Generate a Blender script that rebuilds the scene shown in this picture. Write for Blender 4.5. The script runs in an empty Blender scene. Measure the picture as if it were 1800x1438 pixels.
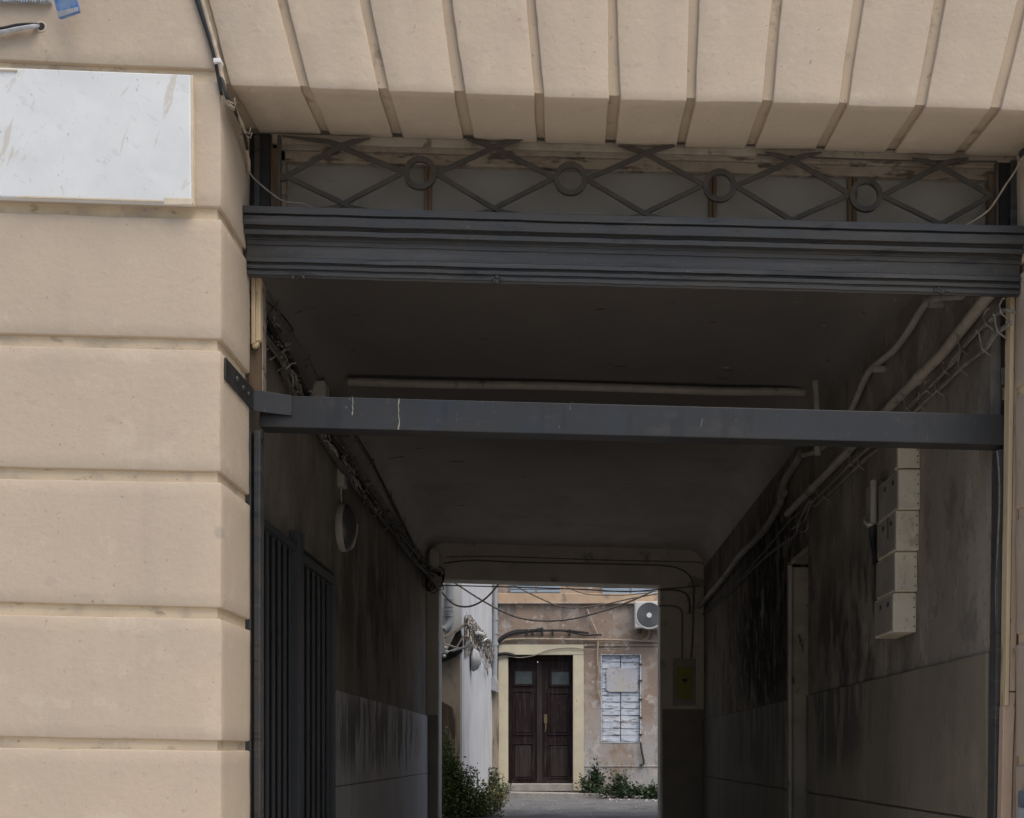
import bpy, bmesh, math, random
from mathutils import Vector, noise as mnoise
R = math.radians
random.seed(7)
S = bpy.context.scene
COL = S.collection

# ------------------------------------------------------------------ camera, world, sun, exposure
VPX, VPY, F, EYE, D0 = 985.0, 1325.0, 2000.0, 1.5, 4.5
cam_d = bpy.data.cameras.new("camera")
cam = bpy.data.objects.new("camera", cam_d); COL.objects.link(cam)
cam.location = (0, -D0, EYE); cam.rotation_euler = (R(90), 0, 0)
cam_d.sensor_width = 36; cam_d.lens = 36 * F / 1800
cam_d.shift_x = -(VPX - 900) / 1800; cam_d.shift_y = (VPY - 719) / 1800
cam_d.clip_start = 0.05; cam_d.clip_end = 500
S.camera = cam

SUN_EL, SUN_AZ = 62.0, 138.0          # soft hazy light from high over the street, to the right
w = bpy.data.worlds.new("World"); S.world = w; w.use_nodes = True
wn = w.node_tree.nodes; wl = w.node_tree.links
sky = wn.new("ShaderNodeTexSky"); sky.sky_type = 'NISHITA'; sky.sun_disc = False
sky.sun_elevation = R(SUN_EL); sky.sun_rotation = R(SUN_AZ)
sky.air_density = 1.0; sky.dust_density = 3.5; sky.ozone_density = 1.0
wl.new(sky.outputs[0], wn["Background"].inputs[0]); wn["Background"].inputs[1].default_value = 0.13
sl = bpy.data.lights.new("sun", 'SUN'); sl.energy = 1.6; sl.angle = R(50); sl.color = (1, .93, .84)
sun = bpy.data.objects.new("sun", sl); COL.objects.link(sun)
az = R(SUN_AZ)
dirv = Vector((math.sin(az) * math.cos(R(SUN_EL)), math.cos(az) * math.cos(R(SUN_EL)), math.sin(R(SUN_EL))))
sun.rotation_euler = dirv.to_track_quat('Z', 'Y').to_euler()
S.view_settings.view_transform = 'Standard'; S.view_settings.look = 'None'
S.view_settings.gamma = 1; S.view_settings.use_curve_mapping = False
S.view_settings.exposure = 0.46
S.render.engine = 'CYCLES'
S.cycles.max_bounces = 10; S.cycles.diffuse_bounces = 8; S.cycles.transparent_max_bounces = 12
S.cycles.use_denoising = True

# ------------------------------------------------------------------ geometry helpers
def U(u, v, Y):
    d = Y + D0
    return Vector(((u - VPX) * d / F, Y, EYE + (VPY - v) * d / F))
def UX(u, v, X):
    d = X * F / (u - VPX)
    return Vector((X, d - D0, EYE + (VPY - v) * d / F))

class MB:
    def __init__(s): s.v = []; s.f = []
    def add(s, vs, fs):
        o = len(s.v); s.v += [Vector(p) for p in vs]; s.f += [tuple(i + o for i in f) for f in fs]; return s
    def hexa(s, a, b):                      # a, b : two quads (matching order)
        return s.add(list(a) + list(b), [(0,1,2,3), (7,6,5,4), (0,4,5,1), (1,5,6,2), (2,6,7,3), (3,7,4,0)])
    def box(s, x0, x1, y0, y1, z0, z1):
        return s.hexa([(x0,y0,z0),(x1,y0,z0),(x1,y0,z1),(x0,y0,z1)], [(x0,y1,z0),(x1,y1,z0),(x1,y1,z1),(x0,y1,z1)])
    def prism(s, poly, vec):
        n = len(poly); vec = Vector(vec); p = [Vector(q) for q in poly]
        return s.add(p + [q + vec for q in p],
            [tuple(range(n)), tuple(range(2*n-1, n-1, -1))] + [(i, i+n, (i+1) % n + n, (i+1) % n) for i in range(n)])
    def tube(s, pts, r, seg=8, cap=True, closed=False):
        pts = [Vector(p) for p in pts]; n = len(pts); o = len(s.v); ref = None
        rr = r if isinstance(r, (list, tuple)) else [r] * n
        for i in range(n):
            a = pts[i-1] if (i > 0 or closed) else pts[i]; b = pts[(i+1) % n] if (i < n-1 or closed) else pts[i]
            t = (b - a).normalized()
            if ref is None: ref = Vector((0,0,1)) if abs(t.z) < .9 else Vector((1,0,0))
            x = (ref - t * ref.dot(t)).normalized(); y = t.cross(x); ref = x
            for k in range(seg):
                an = 2*math.pi*k/seg
                s.v.append(pts[i] + (x*math.cos(an) + y*math.sin(an)) * rr[i])
        m = n if closed else n-1
        for i in range(m):
            j = (i+1) % n
            for k in range(seg):
                l = (k+1) % seg
                s.f.append((o+i*seg+k, o+i*seg+l, o+j*seg+l, o+j*seg+k))
        if cap and not closed:
            s.f.append(tuple(o+k for k in reversed(range(seg)))); s.f.append(tuple(o+(n-1)*seg+k for k in range(seg)))
        return s
    def cyl(s, c, axis, r, h, seg=24, r2=None):
        c = Vector(c); axis = Vector(axis).normalized()
        return s.tube([c, c + axis*h], [r, r if r2 is None else r2], seg)
    def ring(s, c, n, ro, ri, th, seg=28):          # flat washer, front at c, thickness th along n
        c = Vector(c); n = Vector(n).normalized()
        x = n.orthogonal().normalized(); y = n.cross(x); o = len(s.v)
        for k in range(seg):
            d = x*math.cos(2*math.pi*k/seg) + y*math.sin(2*math.pi*k/seg)
            s.v += [c+d*ro, c+d*ri, c+d*ri+n*th, c+d*ro+n*th]
        for k in range(seg):
            a = o+4*k; b = o+4*((k+1) % seg)
            for i in range(4):
                j = (i+1) % 4
                s.f.append((a+i, a+j, b+j, b+i))
        return s
    def lathe(s, c, axis, prof, seg=28):            # prof: (radius, height along axis)
        c = Vector(c); n = Vector(axis).normalized(); x = n.orthogonal().normalized(); y = n.cross(x); o = len(s.v)
        for (r, h) in prof:
            for k in range(seg):
                s.v.append(c + n*h + (x*math.cos(2*math.pi*k/seg) + y*math.sin(2*math.pi*k/seg))*max(r, 1e-4))
        for i in range(len(prof)-1):
            for k in range(seg):
                l = (k+1) % seg
                s.f.append((o+i*seg+k, o+i*seg+l, o+(i+1)*seg+l, o+(i+1)*seg+k))
        return s
    def build(s, name, mat, parent=None, bevel=0, seg=2, smooth=False, rough=0):
        me = bpy.data.meshes.new(name)
        org = ORG.get(parent.name, Vector()) if parent is not None else Vector()
        me.from_pydata([p - org for p in s.v], [], s.f)
        bm = bmesh.new(); bm.from_mesh(me)
        bmesh.ops.recalc_face_normals(bm, faces=bm.faces)
        if bevel:
            bmesh.ops.bevel(bm, geom=list(bm.edges), offset=bevel, segments=seg, affect='EDGES', profile=.5, clamp_overlap=True)
        if rough:                       # hand-made surface: fine grid, slightly uneven
            for _ in range(3):
                es = [e for e in bm.edges if e.calc_length() > .09]
                if es: bmesh.ops.subdivide_edges(bm, edges=es, cuts=2, use_grid_fill=True)
            for v_ in bm.verts:
                q = v_.co + org
                v_.co += (mnoise.noise_vector(q*3.1)*1.1 + mnoise.noise_vector(q*14)*.6 + mnoise.noise_vector(q*40)*.3) * rough
        bm.to_mesh(me); bm.free()
        if smooth:
            for p in me.polygons: p.use_smooth = True
            try: me.set_sharp_from_angle(angle=R(40))
            except Exception: pass
        me.materials.append(mat)
        o = bpy.data.objects.new(name, me); COL.objects.link(o)
        if parent is not None: o.parent = parent; ORG[o.name] = org
        return o
ORG = {}
def tag(o, label=None, cat=None, group=None, kind=None):
    if label: o['label'] = label
    if cat: o['category'] = cat
    if group: o['group'] = group
    if kind: o['kind'] = kind
    return o
def thing(name, label, cat, loc=(0,0,0), group=None):
    o = bpy.data.objects.new(name, None); COL.objects.link(o); o.location = loc; o.empty_display_size = .1
    ORG[o.name] = Vector(loc); return tag(o, label, cat, group)
def smooth_path(pts, sub=6):                # Catmull-Rom
    p = [Vector(q) for q in pts]; out = []
    for i in range(len(p)-1):
        a, b, c, d = p[max(i-1,0)], p[i], p[i+1], p[min(i+2, len(p)-1)]
        for k in range(sub):
            t = k/sub
            out.append(.5*((2*b) + (c-a)*t + (2*a-5*b+4*c-d)*t*t + (3*b-a-3*c+d)*t**3))
    out.append(p[-1]); return out

# ------------------------------------------------------------------ materials
def lin(c): return tuple(c) + (1,)
def material(name, base, var=None, vscale=2.5, vlo=.35, vhi=.65, stretch=(1,1,1), rough=.85, metal=0, spec=.3,
             bump=.15, bscale=70, bdist=.004, layers=()):
    """layers: (color, scale, lo, hi, stretch, strength[, (centre, radius)]) — worn / stained / shade patches laid over the base"""
    m = bpy.data.materials.new(name); m.use_nodes = True; nt = m.node_tree; N = nt.nodes; L = nt.links
    bs = N["Principled BSDF"]; bs.inputs["Roughness"].default_value = rough; bs.inputs["Metallic"].default_value = metal
    bs.inputs["Specular IOR Level"].default_value = spec
    geo = N.new("ShaderNodeNewGeometry"); pos = geo.outputs["Position"]
    def noise(scale, st, detail=6, off=0):
        mp = N.new("ShaderNodeMapping"); mp.inputs["Scale"].default_value = st[:3]
        if len(st) > 3: mp.vector_type = 'TEXTURE'; mp.inputs["Scale"].default_value = tuple(1/q for q in st[:3]); mp.inputs["Rotation"].default_value = (0, st[3], 0)
        mp.inputs["Location"].default_value = (off, off*.7, off*1.3); mp.inputs["Location"].default_value = (off, off*.7, off*1.3)
        L.new(pos, mp.inputs[0]); n = N.new("ShaderNodeTexNoise"); n.inputs["Scale"].default_value = scale
        n.inputs["Detail"].default_value = detail; n.inputs["Roughness"].default_value = .62; L.new(mp.outputs[0], n.inputs["Vector"]); return n.outputs[0]
    def ramp(sock, lo, hi):
        r = N.new("ShaderNodeMapRange"); r.interpolation_type = 'SMOOTHSTEP'; r.inputs[1].default_value = lo; r.inputs[2].default_value = hi
        L.new(sock, r.inputs[0]); return r.outputs[0]
    def mix(fac, a, b):
        x = N.new("ShaderNodeMix"); x.data_type = 'RGBA'; L.new(fac, x.inputs[0])
        for i, c in ((6, a), (7, b)):
            if isinstance(c, tuple): x.inputs[i].default_value = lin(c)
            else: L.new(c, x.inputs[i])
        return x.outputs[2]
    def mul(a, b):
        x = N.new("ShaderNodeMath"); x.operation = 'MULTIPLY'; L.new(a, x.inputs[0])
        if isinstance(b, (int, float)): x.inputs[1].default_value = b
        else: L.new(b, x.inputs[1])
        return x.outputs[0]
    col = base
    if var: col = mix(ramp(noise(vscale, stretch), vlo, vhi), base, var)
    for i, ly in enumerate(layers):
        c, sc, lo, hi, st, am = ly[:6]
        fac = mul(ramp(noise(sc, st, 8, 3.1*(i+1)), lo, hi), am)
        if len(ly) > 6:
            ctr, rad = ly[6]
            mp = N.new("ShaderNodeMapping"); mp.vector_type = 'POINT'
            mp.inputs["Location"].default_value = tuple(-ctr[k]/rad[k] for k in range(3)); mp.inputs["Scale"].default_value = tuple(1/rad[k] for k in range(3))
            L.new(pos, mp.inputs[0]); le = N.new("ShaderNodeVectorMath"); le.operation = 'LENGTH'; L.new(mp.outputs[0], le.inputs[0])
            fac = mul(fac, ramp(le.outputs["Value"], 1.0, .35))
        col = mix(fac, col, c)
    if isinstance(col, tuple): bs.inputs["Base Color"].default_value = lin(col)
    else: L.new(col, bs.inputs["Base Color"])
    if bump:
        b = N.new("ShaderNodeBump"); b.inputs["Strength"].default_value = bump; b.inputs["Distance"].default_value = bdist
        L.new(noise(bscale, (1,1,1), 5, 9), b.inputs["Height"]); L.new(b.outputs[0], bs.inputs["Normal"])
    return m
one = (1,1,1); vert = (1,1,.12)
M = {}
M['facade'] = material('tan_render', (.478,.392,.296), (.445,.366,.280), 1.6, .35, .65, rough=.9, spec=.2, bump=.45, bscale=34, bdist=.006, layers=[
    ((.41,.345,.275), 3.0, .52, .70, one, .45), ((.37,.315,.255), 1.4, .56, .70, (1.8,1,.25), .4), ((.53,.45,.35), 5.5, .56, .68, one, .45),
    ((.44,.36,.28), 75, .50, .60, (1,1,1.6), .4), ((.20,.155,.115), 44, .67, .70, one, .55), ((.38,.32,.255), 14, .63, .67, (.6,1,1.4), .4),
    ((.36,.31,.25), 6, .25, .45, one, .9, ((-1.345, 0, 2.375), (.035, .06, .035)))])
M['groove_arch'] = material('arch_joint', (.45,.36,.262), (.40,.325,.24), 3, rough=.92, spec=.15, bump=.3, bscale=50, layers=[
    ((.20,.155,.11), 9, .58, .70, one, .6), ((.15,.12,.09), 38, .64, .69, one, .6)])
M['groove'] = material('ochre_joint', (.66,.535,.37), (.59,.48,.34), 3, rough=.92, spec=.15, bump=.3, bscale=50, layers=[
    ((.20,.155,.11), 9, .58, .68, (1,1,2.2), .6), ((.38,.32,.25), 4, .48, .62, one, .6), ((.15,.12,.09), 38, .64, .69, one, .6)])
M['soffit_edge'] = material('stained_plaster', (.33,.28,.215), (.23,.19,.14), 6, .4, .65, rough=.9, bump=.5, bscale=30, layers=[((.10,.08,.06), 14, .58, .68, one, .8)])
M['marble'] = material('old_marble', (.645,.66,.65), (.60,.615,.61), 4, .35, .65, rough=.5, spec=.4, bump=.06, bscale=90, layers=[
    ((.70,.71,.70), 2.2, .45, .62, (1,1,1.5,.4), .6), ((.50,.46,.38), 12, .625, .66, (2.4,1,.6,.5), .45), ((.59,.55,.45), 3.2, .56, .70, one, .7),
    ((.33,.30,.27), 40, .66, .69, (1.5,1,.6,-.3), .55), ((.50,.50,.50), 17, .60, .63, (.6,1,1.8,.6), .35), ((.48,.42,.32), 6, .63, .67, (3,1,.5,.35), .55)])
M['mortar'] = material('cream_mortar', (.60,.52,.40), (.50,.43,.33), 12, rough=.9, bump=.5, bscale=60)
M['cream_wood'] = material('cream_paint', (.56,.44,.27), (.48,.37,.23), 9, stretch=(3,3,.3), rough=.7, bump=.35, bscale=40, layers=[((.22,.14,.07), 22, .60, .66, (2.5,2.5,.35), .85)])
M['pink_wood'] = material('pinkish_paint', (.47,.345,.25), (.42,.30,.21), 9, stretch=(3,3,.3), rough=.75, bump=.3, bscale=45, layers=[((.17,.11,.07), 20, .62, .68, (2.5,2.5,.5), .85)])
M['brown_wood'] = material('bare_wood', (.15,.10,.06), (.09,.065,.04), 8, stretch=(3,3,.3), rough=.85, bump=.4, bscale=50, layers=[((.30,.24,.15), 14, .6, .7, vert, .7)])
M['peel_wood'] = material('peeling_frame', (.29,.245,.185), (.22,.18,.135), 9, rough=.85, bump=.5, bscale=35, layers=[((.07,.05,.035), 11, .53, .62, (.7,1,2.2), .85), ((.36,.32,.26), 20, .62, .7, one, .6)])
M['navy'] = material('dark_slate_paint', (.040,.042,.044), (.050,.047,.043), 3, rough=.5, spec=.45, bump=.3, bscale=30, layers=[((.060,.052,.042), 2.4, .46, .66, (.25,1,3), .75), ((.08,.078,.07), 18, .62, .72, (.4,1,1.5), .5), ((.015,.015,.016), 12, .56, .64, (.3,1,2), .7), ((.16,.155,.14), 55, .655, .69, (.6,1,1.6), .6), ((.10,.098,.09), 6, .56, .66, (.12,1,5), .5)])
M['gate_paint'] = material('gate_paint', (.055,.059,.064), (.066,.069,.072), 5, rough=.5, spec=.4, bump=.08)
M['bar_paint'] = material('grey_steel_paint', (.0205,.0212,.0215), (.0265,.0258,.0245), 3, rough=.45, spec=.45, bump=.15, bscale=30, layers=[((.02,.026,.035), 4, .55, .65, one, .6), ((.13,.125,.115), 40, .66, .69, (1.4,1,.5), .6), ((.042,.040,.036), 5, .52, .64, (.5,1,1.5), .6), ((.014,.014,.015), 9, .56, .64, (1.4,1,.4), .6)])
M['iron'] = material('sooty_iron', (.052,.045,.037), (.068,.058,.048), 8, rough=.7, spec=.3, bump=.25, bscale=60, layers=[((.13,.075,.035), 20, .64, .72, one, .6), ((.02,.018,.016), 10, .58, .7, one, .6)])
M['black'] = material('black_rubber', (.018,.018,.019), (.03,.029,.028), 20, rough=.6, bump=.1)
M['ceiling'] = material('soot_shade_ceiling', (.60,.55,.485), (.54,.49,.435), 1.4, .35, .65, rough=.95, spec=.1, bump=.25, bscale=18, bdist=.008, layers=[  # pale base; first layer paints shade and soot over the near ceiling
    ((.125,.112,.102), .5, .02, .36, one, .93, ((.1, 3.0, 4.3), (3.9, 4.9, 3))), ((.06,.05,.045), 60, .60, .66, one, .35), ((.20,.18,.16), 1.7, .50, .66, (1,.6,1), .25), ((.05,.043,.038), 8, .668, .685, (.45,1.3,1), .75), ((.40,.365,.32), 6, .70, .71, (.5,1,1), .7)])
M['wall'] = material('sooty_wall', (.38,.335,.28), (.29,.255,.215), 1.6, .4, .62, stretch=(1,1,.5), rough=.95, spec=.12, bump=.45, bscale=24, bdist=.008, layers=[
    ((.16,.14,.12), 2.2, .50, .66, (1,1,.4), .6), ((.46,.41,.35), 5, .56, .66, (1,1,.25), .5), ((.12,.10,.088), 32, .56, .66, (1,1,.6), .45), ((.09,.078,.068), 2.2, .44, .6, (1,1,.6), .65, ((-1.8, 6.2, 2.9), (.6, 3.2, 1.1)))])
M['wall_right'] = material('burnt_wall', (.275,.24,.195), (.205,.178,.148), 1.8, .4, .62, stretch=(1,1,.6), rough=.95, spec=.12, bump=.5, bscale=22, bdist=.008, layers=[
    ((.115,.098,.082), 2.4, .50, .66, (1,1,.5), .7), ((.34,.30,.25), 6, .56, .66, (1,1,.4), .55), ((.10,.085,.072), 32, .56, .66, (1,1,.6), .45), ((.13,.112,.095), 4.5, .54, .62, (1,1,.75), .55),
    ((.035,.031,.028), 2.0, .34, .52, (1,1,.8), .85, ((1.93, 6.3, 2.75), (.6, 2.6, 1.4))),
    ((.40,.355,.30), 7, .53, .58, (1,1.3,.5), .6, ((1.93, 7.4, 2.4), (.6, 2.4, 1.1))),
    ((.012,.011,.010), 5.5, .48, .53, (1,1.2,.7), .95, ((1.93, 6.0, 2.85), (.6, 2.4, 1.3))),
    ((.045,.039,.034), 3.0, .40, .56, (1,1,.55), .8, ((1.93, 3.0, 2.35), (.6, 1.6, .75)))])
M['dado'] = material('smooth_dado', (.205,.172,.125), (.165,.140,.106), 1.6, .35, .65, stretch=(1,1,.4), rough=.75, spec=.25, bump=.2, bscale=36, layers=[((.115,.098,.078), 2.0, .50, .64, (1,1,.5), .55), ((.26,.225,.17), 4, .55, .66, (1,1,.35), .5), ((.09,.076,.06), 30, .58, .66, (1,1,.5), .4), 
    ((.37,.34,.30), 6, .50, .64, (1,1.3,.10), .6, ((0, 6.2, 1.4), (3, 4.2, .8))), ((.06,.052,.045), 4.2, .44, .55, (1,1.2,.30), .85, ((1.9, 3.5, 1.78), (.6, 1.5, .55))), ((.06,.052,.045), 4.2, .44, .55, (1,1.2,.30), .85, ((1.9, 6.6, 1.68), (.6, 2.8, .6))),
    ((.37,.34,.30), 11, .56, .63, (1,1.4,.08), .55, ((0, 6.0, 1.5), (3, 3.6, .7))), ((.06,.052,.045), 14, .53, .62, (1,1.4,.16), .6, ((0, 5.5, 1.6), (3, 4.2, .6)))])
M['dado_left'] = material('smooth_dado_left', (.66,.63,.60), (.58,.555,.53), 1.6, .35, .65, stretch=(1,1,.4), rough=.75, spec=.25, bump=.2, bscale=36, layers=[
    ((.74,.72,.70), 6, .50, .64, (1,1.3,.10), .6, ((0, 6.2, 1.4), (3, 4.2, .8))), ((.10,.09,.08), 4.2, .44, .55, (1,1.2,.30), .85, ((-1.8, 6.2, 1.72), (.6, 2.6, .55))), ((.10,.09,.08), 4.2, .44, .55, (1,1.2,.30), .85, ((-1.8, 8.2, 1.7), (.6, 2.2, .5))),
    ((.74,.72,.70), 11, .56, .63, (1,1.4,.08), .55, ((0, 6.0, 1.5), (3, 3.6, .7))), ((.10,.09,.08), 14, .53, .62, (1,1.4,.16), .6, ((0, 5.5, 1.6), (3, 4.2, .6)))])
M['jamb'] = material('jamb_plaster', (.40,.35,.28), (.30,.26,.21), 4, rough=.9, bump=.3, layers=[((.04,.033,.028), 9, .6, .66, (1,1,.4), .8)])
M['end_wall'] = material('end_wall_plaster', (.70,.62,.51), (.60,.535,.44), 2, rough=.95, spec=.1, bump=.25, bscale=30, layers=[((.13,.11,.09), 3, .56, .7, one, .6)])
M['reveal_paint'] = material('pale_reveal', (.72,.67,.57), (.62,.57,.48), 5, rough=.9, bump=.2)
M['dark_dado'] = material('brown_dado', (.27,.23,.185), (.22,.19,.155), 3, rough=.7, bump=.1)
M['pipe'] = material('painted_pipe', (.33,.295,.245), (.27,.24,.20), 7, rough=.6, spec=.35, bump=.15, layers=[((.05,.043,.037), 11, .6, .7, one, .6)])
M['pipe_dark'] = material('sooty_pipe', (.24,.21,.18), (.16,.14,.12), 7, rough=.65, bump=.2)
M['cable'] = material('dusty_cable', (.12,.108,.095), (.21,.185,.16), 25, rough=.8, bump=.2)
M['cable_pale'] = material('pale_cable', (.26,.23,.19), (.17,.15,.125), 20, rough=.75, bump=.2)
M['cable_tan'] = material('tan_cable', (.42,.35,.26), (.28,.23,.18), 25, rough=.8, bump=.2)
M['tie'] = material('dusty_tie', (.50,.46,.40), (.33,.30,.26), 30, rough=.7)
M['plastic'] = material('white_plastic', (.66,.67,.66), rough=.45, bump=0)
M['box_beige'] = material('meter_box_plastic', (.57,.51,.39), (.50,.445,.34), 6, rough=.55, spec=.4, bump=.08, layers=[((.20,.165,.12), 12, .56, .68, (1,1,.6), .5), ((.30,.25,.18), 3, .45, .62, vert, .5), ((.12,.10,.08), 45, .62, .67, one, .6)])
M['box_dark'] = material('meter_box_side', (.22,.20,.165), (.17,.15,.13), 6, rough=.6, bump=.1)
M['lamp_rim'] = material('lamp_rim', (.55,.52,.45), (.44,.41,.35), 8, rough=.5)
M['lamp_glass'] = material('lamp_glass', (.11,.105,.095), (.08,.076,.07), 9, rough=.35, spec=.5, bump=0)
M['yellow'] = material('yellow_green_paint', (.33,.30,.06), (.28,.26,.055), 6, rough=.5, bump=.05)
M['frame_grey'] = material('grey_box_frame', (.38,.35,.28), (.3,.28,.23), 8, rough=.7, bump=.1)
M['yard_wall'] = material('pink_old_render', (.33,.25,.19), (.28,.215,.17), 1.3, .35, .65, rough=.92, spec=.15, bump=.35, bscale=24, layers=[
    ((.43,.44,.445), 1.8, .30, .52, one, .92, ((1.2, 18.2, .9), (3.2, 2, 1.75))), ((.40,.36,.33), 2.2, .5, .6, one, .7), ((.24,.20,.17), 3.0, .56, .68, one, .6), ((.52,.49,.46), 5, .595, .62, one, .75), ((.25,.20,.165), 9, .56, .62, (1,1,.5), .5), ((.40,.33,.27), 40, .55, .62, one, .4),
    ((.50,.36,.24), 2, .45, .6, one, .6, ((.3, 18.2, 4.75), (3.5, 2, .35))), ((.2,.17,.15), 4, .5, .64, (1,1,.4), .8, ((.3, 18.2, 4.3), (3.5, 2, .5))), ((.15,.13,.115), 24, .62, .67, one, .6)])
M['yard_course'] = material('peach_course', (.52,.38,.25), (.44,.33,.23), 3, rough=.9, bump=.3, layers=[((.22,.18,.15), 5, .55, .68, (1,1,.5), .8)])
M['cream_stone'] = material('cream_stone', (.61,.56,.415), (.55,.505,.385), 4, rough=.85, bump=.25, layers=[((.2,.17,.13), 9, .66, .71, (1,1,.4), .8)])
M['door_wood'] = material('dark_door', (.014,.007,.008), (.02,.011,.011), 6, stretch=(3,1,.3), rough=.55, spec=.22, bump=.3, bscale=40, layers=[((.06,.05,.05), 9, .53, .64, (2.4,1,.18), .6), ((.10,.09,.085), 30, .62, .68, (2,1,.3), .5)])
M['door_wood_worn'] = material('worn_door', (.024,.016,.016), (.042,.034,.034), 5, stretch=(3,1,.3), rough=.75, spec=.25, bump=.3, bscale=40)
M['dark_glass'] = material('dusty_pane', (.06,.08,.085), (.09,.105,.11), 6, rough=.2, spec=.6, bump=0)
M['brass'] = material('brass', (.20,.155,.085), (.13,.10,.055), 20, rough=.45, metal=.3, bump=0)
M['shutter'] = material('peeling_blue_grey', (.58,.64,.72), (.50,.555,.625), 4, rough=.85, bump=.5, bscale=35, layers=[((.22,.205,.20), 13, .52, .58, (.45,1,2.4), .8), ((.66,.68,.70), 8, .56, .64, (.7,1,1.5), .7), ((.15,.14,.135), 34, .60, .66, (.6,1,1.6), .6)])
M['shutter_up'] = material('blue_grey_shutter', (.30,.37,.43), (.27,.33,.39), 5, rough=.7, bump=.2)
M['plate'] = material('faded_plate', (.47,.475,.51), (.50,.47,.40), 2.2, .42, .66, rough=.75, bump=.2, layers=[((.33,.32,.33), 14, .55, .62, one, .6), ((.56,.57,.60), 9, .55, .64, (.6,1,1.4), .6)])
M['white_wall'] = material('white_render', (.62,.645,.67), (.57,.595,.62), 1.6, rough=.9, spec=.15, bump=.3, bscale=30, layers=[
    ((.44,.43,.41), 2.6, .56, .68, (1,1,.3), .5), ((.5,.47,.42), 2, .52, .64, (1,1,.4), .5), ((.30,.29,.27), 26, .64, .68, (1,1,.6), .5)])
M['stub_wall'] = material('beige_stub', (.50,.45,.38), (.44,.40,.33), 2, rough=.9, bump=.3, layers=[((.18,.15,.12), 4, .56, .68, (1,1,.4), .6)])
M['stained'] = material('stained_buttress', (.33,.28,.22), (.13,.10,.075), 5, .42, .6, stretch=(1.4,1,.25), rough=.95, bump=.4)
M['grey_pvc'] = material('grey_downpipe', (.33,.36,.39), (.28,.31,.34), 6, rough=.5, bump=.05, layers=[((.15,.145,.14), 8, .6, .7, one, .5)])
M['dusty_stone'] = material('grey_stone', (.34,.33,.31), (.26,.25,.235), 6, rough=.9, bump=.4, bscale=40, layers=[((.45,.44,.42), 10, .6, .7, one, .6)])
M['asphalt'] = material('worn_asphalt', (.14,.144,.156), (.175,.178,.187), 2.5, rough=.95, spec=.15, bump=.6, bscale=60, bdist=.01, layers=[((.27,.265,.26), 40, .60, .70, one, .6), ((.08,.08,.083), 1.5, .5, .62, one, .5), ((.30,.295,.285), 3, .60, .66, (1,.5,1), .4), ((.05,.05,.05), 70, .58, .64, one, .5)])
M['passage_floor'] = material('passage_paving', (.50,.475,.43), (.42,.40,.37), 3, rough=.9, bump=.4)
M['street'] = material('street_asphalt', (.30,.30,.29), (.34,.335,.32), 3, rough=.9, bump=.5)
M['pavement'] = material('pavement_stone', (.66,.635,.59), (.58,.56,.52), 3, rough=.9, bump=.4)
M['debris'] = material('plaster_debris', (.46,.45,.43), (.13,.12,.11), 16, .42, .54, rough=.95, bump=.6, bscale=40)
M['tarp'] = material('black_tarp', (.012,.012,.013), (.03,.028,.027), 9, rough=.6, bump=.5, bscale=30)
M['ac'] = material('ac_casing', (.58,.575,.55), (.52,.515,.49), 4, rough=.5, bump=.03)
M['ac_dark'] = material('ac_grille', (.13,.14,.145), rough=.6, bump=0)
M['blue'] = material('blue_enamel', (.06,.15,.42), (.20,.28,.42), 10, .4, .62, rough=.35, spec=.5, bump=.05, layers=[((.5,.52,.53), 14, .58, .66, one, .8)])
M['grey_tin'] = material('grey_tin', (.38,.39,.40), (.28,.29,.31), 12, rough=.5, bump=.1)
M['leaf'] = material('shrub_leaf', (.085,.135,.03), (.17,.22,.065), 9, rough=.6, spec=.3, bump=0)
M['leaf_dark'] = material('weed_leaf', (.025,.05,.022), (.045,.075,.034), 9, rough=.6, spec=.3, bump=0)
M['stem'] = material('dry_stem', (.10,.08,.045), (.16,.13,.08), 9, rough=.9)
M['straw'] = material('dry_grass', (.27,.24,.14), (.18,.18,.08), 9, rough=.9, bump=0)
M['paper'] = material('litter', (.62,.61,.59), (.4,.39,.37), 12, rough=.9)
M['latch'] = material('galvanised_latch', (.20,.24,.28), (.14,.17,.20), 15, rough=.45, metal=.3, bump=.2)
def thin_glass():
    m = bpy.data.materials.new('thin_glass'); m.use_nodes = True; nt = m.node_tree; nt.nodes.clear()
    o = nt.nodes.new("ShaderNodeOutputMaterial"); t = nt.nodes.new("ShaderNodeBsdfTransparent"); t.inputs[0].default_value = (.86,.86,.84,1)
    g = nt.nodes.new("ShaderNodeBsdfDiffuse"); g.inputs[0].default_value = (.40,.375,.335,1)
    x = nt.nodes.new("ShaderNodeMixShader"); x.inputs[0].default_value = .34
    nt.links.new(t.outputs[0], x.inputs[1]); nt.links.new(g.outputs[0], x.inputs[2]); nt.links.new(x.outputs[0], o.inputs[0]); return m
M['glass'] = thin_glass()

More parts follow.
